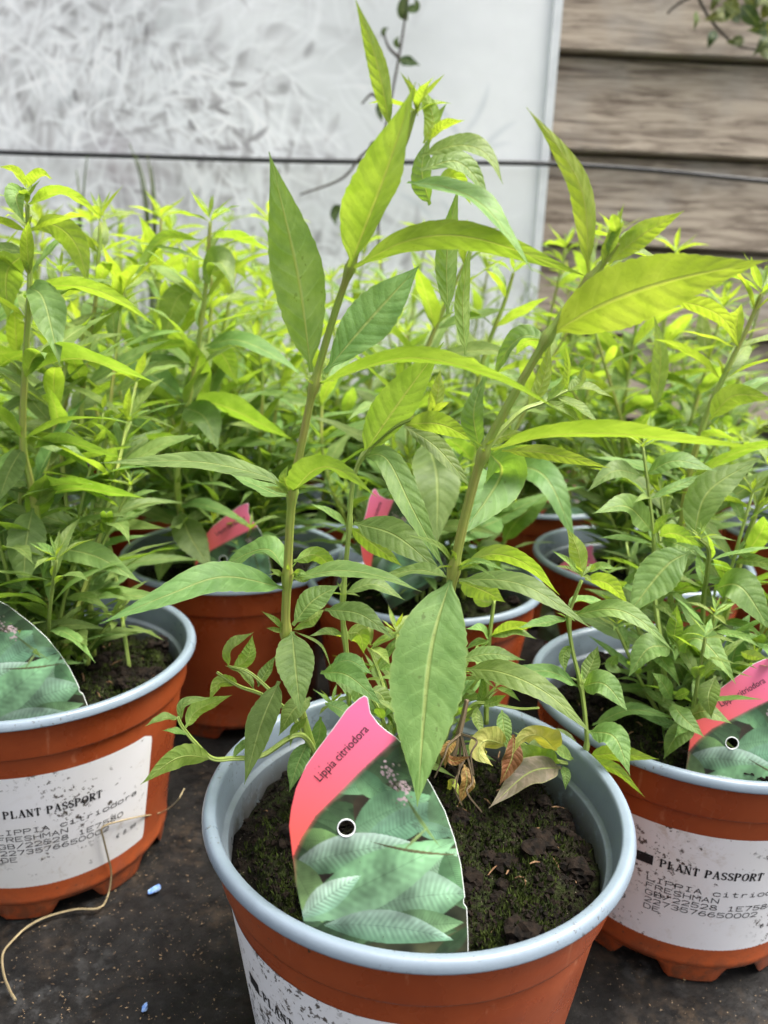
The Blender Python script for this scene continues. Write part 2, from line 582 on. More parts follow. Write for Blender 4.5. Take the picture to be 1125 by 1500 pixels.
# ------------------------------------------------------------------ setting: ground, fence, panel
def build_ground():
    # fine wrinkled patch in the middle of one sheet that runs out to the horizon
    xs = np.concatenate([[-60, -12, -3, -1.5], np.arange(-0.9, 0.9001, 0.0125), [1.5, 3, 12, 60]])
    ys = np.concatenate([[-60, -8, -2, -0.5], np.arange(0.0, 1.5001, 0.0125), [2.2, 4, 12, 60]])
    verts, faces = [], []
    for y in ys:
        for x in xs:
            z = 0.0
            if abs(x) < 0.95 and -0.01 < y < 1.55:
                n1 = noise.noise(Vector((x * 9, y * 9, 0.3)))
                n2 = noise.noise(Vector((x * 22 + 3, y * 34, 1.3)))
                rid = max(0.0, 1 - abs(n1) * 5.0)
                z = -0.0012 + 0.0022 * rid * rid * (0.5 + n2) + 0.0010 * n2
                z = min(z, 0.0012)
            verts.append((x, y, z))
    nx = len(xs)
    for j in range(len(ys) - 1):
        for i in range(nx - 1):
            faces.append((j * nx + i, j * nx + i + 1, (j + 1) * nx + i + 1, (j + 1) * nx + i))
    g = mesh_obj('ground', verts, faces, MAT['ground'])
    tag(g, 'black plastic ground sheet dusted with soil under the pots', 'ground', kind='structure')


build_ground()


def box_data(x0, x1, y0, y1, z0, z1):
    v = [(x0, y0, z0), (x1, y0, z0), (x1, y1, z0), (x0, y1, z0), (x0, y0, z1), (x1, y0, z1), (x1, y1, z1), (x0, y1, z1)]
    f = [(0, 3, 2, 1), (4, 5, 6, 7), (0, 1, 5, 4), (1, 2, 6, 5), (2, 3, 7, 6), (3, 0, 4, 7)]
    return v, f


FENCE_Y = 1.52


def build_fence():
    root = empty('board_fence', (0.26, FENCE_Y, 0.0))
    root.rotation_euler = (0, 0, math.radians(2.0))
    tag(root, 'weathered grey-brown fence of overlapping horizontal boards beside the white panel', 'fence')
    pitch_b = 0.1575
    z = 0.1255
    k = 0
    while z < 1.5:
        # feather-edge board: thick at its lower edge, thin on top, tucked under the next one
        h = pitch_b - 0.004
        L0, L1 = -2.0, 1.8
        nseg = 40
        verts, faces = [], []
        for i in range(nseg + 1):
            x = L0 + (L1 - L0) * i / nseg
            w1 = 0.0022 * noise.noise(Vector((x * 5, k * 3.7, 0)))
            w2 = 0.0022 * noise.noise(Vector((x * 5, k * 3.7 + 9, 4)))
            verts += [(x, -0.024, z + w1), (x, -0.027, z + 0.004 + w1), (x, -0.008, z + h + w2), (x, 0.0, z + h + w2), (x, 0.0, z + w1)]
        for i in range(nseg):
            for s in range(5):
                s2 = (s + 1) % 5
                faces.append((i * 5 + s, (i + 1) * 5 + s, (i + 1) * 5 + s2, i * 5 + s2))
        faces.append((0, 1, 2, 3, 4))
        faces.append(tuple(nseg * 5 + s for s in (4, 3, 2, 1, 0)))
        mesh_obj('plank', verts, faces, MAT['wood'], root, smooth=False, world_coords=False)
        z += pitch_b
        k += 1
    for x in (-1.6, -0.4, 0.75):
        v, f = box_data(x - 0.04, x + 0.04, 0.002, 0.08, 0.0, 1.5)
        mesh_obj('post', v, f, MAT['wood'], root, smooth=False, world_coords=False)
    v, f = box_data(-2.0, 1.8, 0.004, 0.012, 0.0, 1.45)
    mesh_obj('backing_board', v, f, MAT['stem_dark'], root, smooth=False, world_coords=False)


build_fence()


def paint_blades(img, specs):
    """img HxWx3; specs: (cx, cy, len, wid, ang, bend, rgb, alpha) in pixels"""
    Hh, Ww, _ = img.shape
    for cx, cy, L, w, a, bend, rgb, al in specs:
        r = int(L / 2 + abs(bend) * L + w + 3)
        x0, x1, y0, y1 = max(0, int(cx) - r), min(Ww, int(cx) + r), max(0, int(cy) - r), min(Hh, int(cy) + r)
        if x1 <= x0 or y1 <= y0: continue
        X, Y = np.meshgrid(np.arange(x0, x1), np.arange(y0, y1))
        dx, dy = X - cx, Y - cy
        u = dx * math.cos(a) + dy * math.sin(a)
        v = -dx * math.sin(a) + dy * math.cos(a)
        t = u / (L / 2)
        v = v - bend * L * (t * t - 0.3)
        hw = w / 2 * np.clip(1 - t * t, 0, 1) ** 0.7
        cov = np.clip(hw - np.abs(v) + 0.5, 0, 1) * (np.abs(t) < 1) * al
        shade = 1.0 + 0.10 * np.sign(v) * np.clip(np.abs(v) / 2, 0, 1)
        col = np.clip(np.asarray(rgb)[None, None, :] * shade[..., None], 0, 255)
        img[y0:y1, x0:x1] = img[y0:y1, x0:x1] * (1 - cov[..., None]) + col * cov[..., None]


def vnoise(shape, cell, rng):
    gh, gw = int(shape[0] / cell) + 3, int(shape[1] / cell) + 3
    g = rng.random((gh, gw))
    yy, xx = np.arange(shape[0]) / cell, np.arange(shape[1]) / cell
    y0, x0 = yy.astype(int), xx.astype(int)
    fy, fx = (yy - y0)[:, None], (xx - x0)[None, :]
    fy, fx = fy * fy * (3 - 2 * fy), fx * fx * (3 - 2 * fx)
    a, b = g[y0][:, x0], g[y0][:, x0 + 1]
    c, d = g[y0 + 1][:, x0], g[y0 + 1][:, x0 + 1]
    return (a * (1 - fx) + b * fx) * (1 - fy) + (c * (1 - fx) + d * fx) * fy


def grid_mesh(name, P, colors, mat):
    """P: HxWx3 vertex positions, colors HxWx3 linear"""
    Hh, Ww, _ = P.shape
    me = bpy.data.meshes.new(name)
    n = Hh * Ww
    me.vertices.add(n)
    me.vertices.foreach_set('co', P.reshape(-1).astype(np.float32))
    idx = np.arange(n).reshape(Hh, Ww)
    q = np.stack([idx[:-1, :-1], idx[1:, :-1], idx[1:, 1:], idx[:-1, 1:]], -1).reshape(-1, 4)
    return me, q, n


def finish_grid(me, q, colors, mat):
    nf = len(q)
    me.loops.add(nf * 4)
    me.loops.foreach_set('vertex_index', q.reshape(-1).astype(np.int32))
    me.polygons.add(nf)
    me.polygons.foreach_set('loop_start', np.arange(0, nf * 4, 4, dtype=np.int32))
    me.polygons.foreach_set('loop_total', np.full(nf, 4, np.int32))
    me.polygons.foreach_set('use_smooth', np.ones(nf, bool))
    me.update(calc_edges=True)
    ca = me.color_attributes.new('print', 'FLOAT_COLOR', 'POINT')
    cc = np.ones((len(me.vertices), 4), np.float32)
    cc[:, :3] = colors.reshape(-1, 3)
    ca.data.foreach_set('color', cc.reshape(-1))
    me.materials.append(mat)


PANEL_Y = 1.41


def build_panel():
    # faded printed sheet: foliage bleached almost to white; print laid out in the panel's own metres
    a = at(806, 170, PANEL_Y)
    xr, z0, z1 = a.x, 0.02, 1.25
    xl = -1.25
    cell = 0.0028
    Ww, Hh = int((xr - xl) / cell), int((z1 - z0) / cell)
    rng = np.random.default_rng(3)
    img = np.empty((Hh, Ww, 3))
    low = vnoise((Hh, Ww), 60, rng) * 0.6 + vnoise((Hh, Ww), 22, rng) * 0.4
    img[:] = np.array([236, 238, 238])
    s = lambda px: px / 790.0 / cell          # photograph pixel -> print cell
    def loc(px, py):
        p = at(px, py, PANEL_Y)
        return (p.x - xl) / cell, (z1 - p.z) / cell
    X, Y = np.meshgrid(np.arange(Ww), np.arange(Hh))
    # where the plants in the print are
    dens = np.zeros((Hh, Ww))
    for px, py, rx, ry, k in ((120, 90, 170, 120, 0.9), (300, 160, 150, 90, 1.0), (20, 60, 150, 150, 0.8), (380, 200, 100, 60, 1.0),
                              (330, 285, 130, 60, 0.75), (150, 310, 170, 60, 0.75), (60, 380, 300, 90, 0.9), (420, 60, 120, 90, 0.35),
                              (-250, 150, 260, 200, 0.9), (430, 380, 260, 70, 0.8), (-150, -150, 350, 150, 0.8), (300, -120, 200, 120, 0.6)):
        cx, cy = loc(px, py)
        dens = np.maximum(dens, k * np.exp(-((X - cx) / s(rx)) ** 2 - ((Y - cy) / s(ry)) ** 2))
    img -= (dens * (0.3 + low) * 62)[..., None] * np.array([1.0, 0.97, 0.96])
    mauve = np.zeros((Hh, Ww))
    for px, py, rx, ry in ((165, 205, 38, 26), (190, 262, 60, 30), (215, 300, 50, 22)):
        cx, cy = loc(px, py)
        mauve = np.maximum(mauve, np.exp(-((X - cx) / s(rx)) ** 2 - ((Y - cy) / s(ry)) ** 2))
    img -= (mauve * (0.5 + 0.6 * low))[..., None] * np.array([70, 84, 78])
    def strew(count, power, glo, ghi, L, W, alpha, tint=(0, 0, 0)):
        out, n = [], 0
        while n < count:
            x, y = rng.integers(0, Ww), rng.integers(0, Hh)
            d = dens[y, x]
            if rng.random() > d ** power: continue
            n += 1
            ang = 0.6 * math.sin(x * 0.021 + 1) + 1.3 * math.cos(y * 0.03 + x * 0.012) + rng.normal(0, 0.7)
            g = rng.uniform(glo, ghi)
            out.append((x, y, s(rng.uniform(*L)), s(rng.uniform(*W)), ang, rng.normal(0, 0.08), (g + tint[0], g + tint[1], g + tint[2]), rng.uniform(*alpha) * (0.4 + 0.6 * d)))
        paint_blades(img, out)
    strew(520, 2.0, 135, 175, (26, 80), (10, 26), (0.2, 0.5), (2, -1, 0))
    strew(1000, 1.2, 178, 212, (36, 110), (7, 16), (0.25, 0.6))
    strew(1300, 1.0, 220, 242, (40, 120), (5, 12), (0.35, 0.8), (-2, 0, 1))
    strew(230, 3.2, 95, 135, (10, 34), (4, 11), (0.35, 0.75), (3, 0, 0))
    strew(650, 1.5, 232, 246, (30, 90), (4, 8), (0.5, 0.9), (-2, 0, 1))
    faint = []
    for px, py, a_, L in ((655, 180, 0.9, 120), (690, 230, -0.5, 110), (700, 160, 2.0, 70), (640, 240, 2.4, 90), (720, 205, -0.8, 80), (610, 300, 0.6, 60), (660, 320, 1.1, 60)):
        cx, cy = loc(px, py)
        faint.append((cx, cy, s(L), s(6), a_, 0.08, (196, 202, 206), 0.55))
    paint_blades(img, faint)
    for _ in range(2):                                   # soft, washed-out ink
        img[1:-1, 1:-1] = 0.4 * img[1:-1, 1:-1] + 0.15 * (img[:-2, 1:-1] + img[2:, 1:-1] + img[1:-1, :-2] + img[1:-1, 2:])
    strew(420, 1.6, 140, 180, (26, 76), (5, 12), (0.3, 0.65), (2, 0, 0))
    strew(900, 1.1, 222, 244, (34, 100), (4, 9), (0.4, 0.9), (-2, 0, 1))
    strew(110, 2.6, 95, 135, (12, 36), (4, 9), (0.35, 0.7), (3, 0, 0))
    strew(260, 1.6, 238, 250, (26, 70), (3, 6), (0.7, 1.0), (-2, 0, 1))
    img = np.clip(img, 0, 238)
    # soft billow of the sheet itself
    P = np.empty((Hh, Ww, 3))
    P[..., 0] = xl + (X + 0.5) * cell - xr
    P[..., 2] = z1 - (Y + 0.5) * cell
    P[..., 1] = 0.004 * (np.sin(X * 0.045 + Y * 0.012) * 0.5 + (vnoise((Hh, Ww), 70, rng) - 0.5) * 2.0)
    me, q, _ = grid_mesh('printed_sheet', P, None, None)
    finish_grid(me, q, lin(img), MAT['poster'])
    root = empty('white_panel', (xr, PANEL_Y, 0.0))
    tag(root, 'large white panel printed with bleached foliage standing in front of the fence', 'panel')
    link('printed_sheet', me, root, False)
    v, f = box_data(-0.010, 0.004, -0.006, 0.010, 0.02, 1.25)
    mesh_obj('edge_strip', v, f, MAT['trim'], root, smooth=False, world_coords=False)
    v, f = box_data(xl - xr, -0.012, 0.012, 0.018, 0.02, 1.25)
    mesh_obj('backing', v, f, MAT['trim'], root, smooth=False, world_coords=False)


build_panel()


def tube_obj(name, pts, r0, r1, mat, parent=None, n=None, sides=8):
    n = n or max(6, 5 * len(pts))
    path = catmull(pts, n)
    rad = [r0 + (r1 - r0) * i / (n - 1) for i in range(n)]
    v, f, uv = tube_data(path, rad, sides)
    return mesh_obj(name, v, f, mat, parent, uvs=uv)


PY = PANEL_Y - 0.03
hose = tube_obj('irrigation_hose', [at(-260, 210, PY), at(0, 223, PY), at(200, 229, PY), at(400, 235, PY), at(620, 238, PY), at(800, 240, PY),
                                    at(960, 250, PY + 0.01), at(1125, 266, PY + 0.03), at(1400, 292, PY + 0.05)], 0.0040, 0.0040, MAT['pipe'], n=60)
tag(hose, 'thin black irrigation hose strung across the white panel and the fence', 'hose')

# ------------------------------------------------------------------ leaves
def leaf_profile(t, tmax=0.42):
    if t <= 0: return 0.0
    p = math.log(0.5) / math.log(tmax)
    x = math.sin(math.pi * min(1.0, t) ** p)
    w = max(0.0, x) ** (1.12 if t < tmax else 1.28)
    # stalk at the foot of the blade
    if t < 0.12: w = w * (t / 0.12) ** 0.8
    return w


def leaf_geometry(axis_fn, frame_fn, hw, n_len, n_half, fold, wave, teeth, curl_edge=0.0, seed=0.0, tmax=0.42, stalk=0.0009):
    """axis_fn(t)->point; frame_fn(t)->(W, Nrm) unit vectors. returns verts, faces, uvs"""
    verts, faces, uvs = [], [], []
    cols = 2 * n_half + 1
    for i in range(n_len + 1):
        t = i / n_len
        P = axis_fn(t)
        W, Nn = frame_fn(t)
        h = hw * leaf_profile(t, tmax)
        if teeth and 0.22 < t < 0.93:
            h *= 1.0 + (0.5 + 0.5 * math.sin(i * 1.7 + seed * 9)) * (-0.05, -0.012, 0.028)[i % 3]
        h = max(h, stalk * (1.0 if t < 0.2 else 0.15))
        for j in range(cols):
            s = (j - n_half) / n_half
            sa = abs(s)
            fo = fold * (1 - 0.35 * t)
            off = W * (s * h * math.cos(fo)) + Nn * (sa * h * math.sin(fo))
            wv = wave * h * sa * sa * math.sin(t * 15 + seed * 6 + (0.8 if s > 0 else 0))
            ce = -curl_edge * h * sa * sa
            verts.append(P + off + Nn * (wv + ce))
            uvs.append((t, 0.5 + 0.5 * s))
    for i in range(n_len):
        for j in range(cols - 1):
            a = i * cols + j
            faces.append((a, a + 1, a + cols + 1, a + cols))
    return verts, faces, uvs


def set_leaf_color(o, young, rnd=None):
    o.color = (young, random.random() if rnd is None else rnd, 0.5, 1.0)


def bez_through(p0, pm, p1, p2=None):
    """smooth curve through 3 or 4 points"""
    pts = [p0, pm, p1] if p2 is None else [p0, pm, p1, p2]
    dense = catmull(pts, 61)
    acc = [0.0]
    for i in range(60): acc.append(acc[-1] + (dense[i + 1] - dense[i]).length)
    tot = acc[-1]
    def fn(t):
        d = max(0.0, min(1.0, t)) * tot
        lo, hi = 0, 60
        while hi - lo > 1:
            m = (lo + hi) // 2
            if acc[m] <= d: lo = m
            else: hi = m
        seg = acc[hi] - acc[lo]
        return dense[lo].lerp(dense[hi], (d - acc[lo]) / seg if seg > 1e-12 else 0)
    return fn, tot


def hand_leaf(parent, pts, w, ang, ys, fold=0.22, young=0.2, mat='leaf', teeth=True, wave=0.07, n_len=39, twist=0.0, name='leaf', tmax=0.42, curl=0.05, rnd=None):
    """a single leaf modelled at its own place: pts are sight lines, ys the distances along them"""
    P = [at(p[0], p[1], y) for p, y in zip(pts, ys)]
    fn, L = bez_through(*P)
    c = math.cos(math.radians(ang))
    midY = (P[len(P) // 2] - CAM).length
    hw = 0.5 * w / F_PX * midY / max(0.3, abs(c))
    hw = min(hw * (0.88 if w > 24 else 1.0), L * 0.22)
    sgn = 1.0
    T5 = (fn(.55) - fn(.45)).normalized()
    if abs(T5.z) < 0.8:                    # blades turn their upper side to the sky
        W5 = T5.cross((CAM - fn(.5)).normalized())
        if (-W5.z) * math.sin(math.radians(ang)) < 0: sgn = -1.0
    ang = ang * sgn
    def frame(t):
        e = 0.02
        T = (fn(min(1, t + e)) - fn(max(0, t - e))).normalized()
        V = (CAM - fn(t)).normalized()
        W0 = T.cross(V).normalized()
        N0 = W0.cross(T).normalized()
        if N0.dot(V) < 0: N0 = -N0
        a = math.radians(ang + twist * (t - 0.5))
        W = W0 * math.cos(a) + N0 * math.sin(a)
        Nn = N0 * math.cos(a) - W0 * math.sin(a)
        return W, Nn
    v, f, uv = leaf_geometry(fn, frame, hw, n_len, 3, fold, wave, teeth, curl, random.random(), tmax, stalk=min(0.0009, hw * 0.16))
    # faces wind so that the normal follows Nn (upper side)
    a, b, c2 = Vector(v[7 * 10 + 2]), Vector(v[7 * 10 + 3]), Vector(v[7 * 11 + 3])
    nn = (b - a).cross(c2 - a)
    if nn.dot(frame(0.28)[1]) < 0:
        f = [tuple(reversed(q)) for q in f]
    base = P[0]
    me = bpy.data.meshes.new(name)
    me.from_pydata([tuple(Vector(x) - base) for x in v], [], f)
    me.polygons.foreach_set('use_smooth', [True] * len(me.polygons))
    uvl = me.uv_layers.new(name='UVMap')
    idx = np.empty(len(me.loops), np.int32)
    me.loops.foreach_get('vertex_index', idx)
    uvl.data.foreach_set('uv', np.asarray(uv, np.float32)[idx].ravel())
    me.materials.append(MAT[mat])
    o = bpy.data.objects.new(name, me)
    COL.objects.link(o)
    o.parent = parent
    o.location = base - parent_world(parent)
    set_leaf_color(o, young, rnd)
    return o


# template leaves for the procedural plants: unit length along +X, upper side +Z
def leaf_templates(count, n_len, n_half, mat, teeth, droop_rng=(0.2, 1.3), width=(0.075, 0.108), fold=(0.1, 0.4), tmax=0.42):
    out = []
    for k in range(count):
        dr = random.uniform(*droop_rng)
        sidew = random.uniform(-0.25, 0.25)
        pts = [Vector((0, 0, 0))]
        ang = dr * 0.45
        yaw = -sidew * 0.5
        S = 24
        for i in range(S):
            t = (i + 0.5) / S
            a_ = ang - dr * t ** 1.2
            b_ = yaw + sidew * t
            pts.append(pts[-1] + Vector((math.cos(a_) * math.cos(b_), math.cos(a_) * math.sin(b_), math.sin(a_))) / S)
        def fn(t, pts=pts):
            x = max(0.0, min(1.0, t)) * S
            i = min(int(x), S - 1)
            return pts[i].lerp(pts[i + 1], x - i)
        tw = random.uniform(-0.5, 0.5)
        def frame(t, fn=fn, tw=tw):
            T = (fn(min(1, t + 0.03)) - fn(max(0, t - 0.03))).normalized()
            W = Vector((0, 0, 1)).cross(T).normalized()
            Nn = T.cross(W).normalized()
            a_ = tw * t
            return W * math.cos(a_) + Nn * math.sin(a_), Nn * math.cos(a_) - W * math.sin(a_)
        hw = random.uniform(*width)
        v, f, uv = leaf_geometry(fn, frame, hw, n_len, n_half, random.uniform(*fold), random.uniform(0.04, 0.14), teeth, random.uniform(0, 0.15), random.random(), tmax, stalk=0.013)
        me = bpy.data.meshes.new('leaf')
        me.from_pydata([tuple(x) for x in v], [], [tuple(q) for q in f])
        me.polygons.foreach_set('use_smooth', [True] * len(me.polygons))
        uvl = me.uv_layers.new(name='UVMap')
        idx = np.empty(len(me.loops), np.int32)
        me.loops.foreach_get('vertex_index', idx)
        uvl.data.foreach_set('uv', np.asarray(uv, np.float32)[idx].ravel())
        me.materials.append(MAT[mat])
        me.update()
        if me.polygons[len(me.polygons) // 2].normal.z < 0:
            me.flip_normals()
        out.append(me)
    return out


T_NEAR = leaf_templates(14, 27, 2, 'leaf', True)
T_FAR = leaf_templates(10, 12, 1, 'leaf', False)
T_YOUNG = leaf_templates(6, 14, 2, 'leaf', False, (0.3, 1.5), (0.11, 0.15), (0.35, 0.7))
T_UP = leaf_templates(5, 14, 2, 'leaf', False, (-0.5, 0.4), (0.09, 0.13), (0.4, 0.8))


def put_leaf(parent, pw, me, pos, az, elev, length, roll=0.0, young=0.2, wide=1.0, name='leaf'):
    o = bpy.data.objects.new(name, me)
    COL.objects.link(o)
    o.parent = parent
    R = Matrix.Rotation(az, 4, 'Z') @ Matrix.Rotation(-elev, 4, 'Y') @ Matrix.Rotation(roll, 4, 'X')
    o.matrix_basis = Matrix.Translation(pos - pw) @ R @ Matrix.Diagonal((length, length * wide, length, 1))
    set_leaf_color(o, young)
    return o


def grow_tuft(parent, pw, pos, size, young=0.8, tilt=(0, 0), up_templates=None, n=7):
    """crown of young leaves at a shoot tip"""
    az0 = random.uniform(0, 6.28)
    for k in range(n):
        ring = k // 3
        az = az0 + k * 2.094 + ring * 1.05 + random.uniform(-0.2, 0.2)
        el = (0.25, 0.75, 1.2)[min(ring, 2)] + random.uniform(-0.15, 0.15)
        ln = size * (1.0, 0.72, 0.45)[min(ring, 2)] * random.uniform(0.8, 1.15)
        tmpl = random.choice(T_YOUNG if ring == 0 else T_UP)
        put_leaf(parent, pw, tmpl, pos + Vector((0, 0, 0.002 * ring)), az, el, ln, random.uniform(-0.2, 0.2), min(1.0, young + 0.1 * ring), 0.95)


def grow_stem(parent, pts, r0, r1, gap, leaf_len, tmpl, start=0.12, mat='stem', tuft=0.035, axil=0.5, whorl=3, low=0.45, skip=None, n_leaf_scale=1.0, top_young=0.65):
    """a stem with whorls of leaves every `gap` metres and a tuft on top"""
    pw = parent_world(parent)
    n = max(10, 6 * len(pts))
    path = catmull(pts, n)
    rad = [r0 + (r1 - r0) * (i / (n - 1)) for i in range(n)]
    v, f, uv = tube_data(path, rad, 7)
    mesh_obj('stem', v, f, MAT[mat], parent, uvs=uv)
    acc = [0]
    for i in range(n - 1): acc.append(acc[-1] + (path[i + 1] - path[i]).length)
    L = acc[-1]
    def point(d):
        for i in range(n - 1):
            if acc[i + 1] >= d:
                return path[i].lerp(path[i + 1], (d - acc[i]) / (acc[i + 1] - acc[i] + 1e-9))
        return path[-1]
    d = L * start
    az0 = random.uniform(0, 6.28)
    while d < L - 0.008:
        t = d / L
        p = point(d)
        size = leaf_len * (low + (1 - low) * math.sin(math.pi * min(1.0, 0.12 + t * 0.8)) ** 0.8) * (1.0 if t < 0.85 else 0.75)
        young = max(0.0, (t - 0.45) / 0.55) * top_young + random.uniform(0.0, 0.15)
        for k in range(whorl):
            if random.random() < 0.06: continue
            az = az0 + k * 2 * math.pi / whorl + random.uniform(-0.25, 0.25)
            el = random.uniform(-0.15, 0.5) + 0.35 * t
            put_leaf(parent, pw, random.choice(tmpl), p, az, el, size * random.uniform(0.8, 1.12), random.uniform(-0.5, 0.5), young, random.uniform(0.85, 1.15))
            if random.random() < axil:
                put_leaf(parent, pw, random.choice(T_YOUNG), p + Vector((0, 0, 0.002)), az + random.uniform(-0.6, 0.6), random.uniform(0.5, 1.2), size * random.uniform(0.15, 0.32), 0, min(1, young + 0.3), 0.9)
        az0 += math.pi / whorl + random.uniform(-0.2, 0.2)
        d += gap * random.uniform(0.8, 1.15) * (1.0 if t < 0.75 else 0.75)
    if tuft:
        grow_tuft(parent, pw, path[-1], tuft * random.uniform(.6, 1.35), 0.35 + 0.45 * random.random(), n=random.choice((5, 6, 7, 8)))


# ------------------------------------------------------------------ pots
RIM_R, POT_H = 0.090, 0.133


def lathe(profile, n, zfun=None):
    verts, faces = [], []
    for i in range(n):
        a = 2 * math.pi * i / n
        for (r, z) in profile:
            zz = z if zfun is None else zfun(a, r, z)
            verts.append((r * math.cos(a), r * math.sin(a), zz))
    m = len(profile)
    for i in range(n):
        i2 = (i + 1) % n
        for j in range(m - 1):
            faces.append((i * m + j, i2 * m + j, i2 * m + j + 1, i * m + j + 1))
    return verts, faces


def new_mesh(name, verts, faces, mat, smooth=True):
    me = bpy.data.meshes.new(name)
    me.from_pydata([tuple(v) for v in verts], [], faces)
    if smooth: me.polygons.foreach_set('use_smooth', [True] * len(me.polygons))
    me.materials.append(mat)
    me.update()
    return me


def body_r(z):
    """outer radius of the tapered wall"""
    return 0.0672 + (0.0815 - 0.0672) * (z - 0.012) / (0.109 - 0.012)


FOOT_N = 8


def foot_z(a, r, z):
    if z > 0.0095: return z
    ph = (a * FOOT_N / (2 * math.pi)) % 1.0
    d = abs(ph - 0.5) * 2                       # 1 in the gaps, 0 mid-foot
    k = min(1.0, max(0.0, (d - 0.45) / 0.22))
    lift = 0.0085 * k
    return max(z, lift) if z < lift else z


body_prof = [(0.0660, 0.0), (0.0664, 0.0015), (0.0668, 0.0088), (0.0671, 0.0105), (0.0686, 0.0118), (body_r(0.0135) + 0.0006, 0.0135)]
body_prof += [(body_r(z), z) for z in (0.03, 0.05, 0.07, 0.09, 0.1075)]
body_prof += [(0.0811, 0.1082), (0.0812, 0.1086), (0.0831, 0.1089), (0.0836, 0.1092), (0.0838, 0.1100), (0.0840, 0.115), (0.0848, 0.1255), (0.0850, 0.1285)]
inner_prof = [(0.0851, 0.1296), (0.0893, 0.1288), (0.0898, 0.1287), (0.0900, 0.1290), (0.0900, 0.1295), (0.0897, 0.1309), (0.0892, 0.1320), (0.0886, 0.1327), (0.0880, 0.1330), (0.0874, 0.1331),
              (0.0868, 0.1330), (0.0852, 0.1325), (0.0846, 0.1321), (0.0842, 0.1313), (0.0838, 0.1300), (0.0822, 0.1180), (0.0820, 0.1172), (0.0800, 0.1166), (0.0796, 0.1158), (0.0778, 0.095), (0.0640, 0.0140), (0.0, 0.0135)]
v, f = lathe(body_prof, 192, foot_z)
ME_BODY = new_mesh('body', v, f, MAT['pot'])
v, f = lathe(inner_prof, 128)
ME_RIM = new_mesh('rim', v, f, MAT['rim'])
v, f = lathe([(0.0662, 0.0092), (0.0, 0.0097)], 96)
ME_BASE = new_mesh('base', v, f, MAT['pot'])


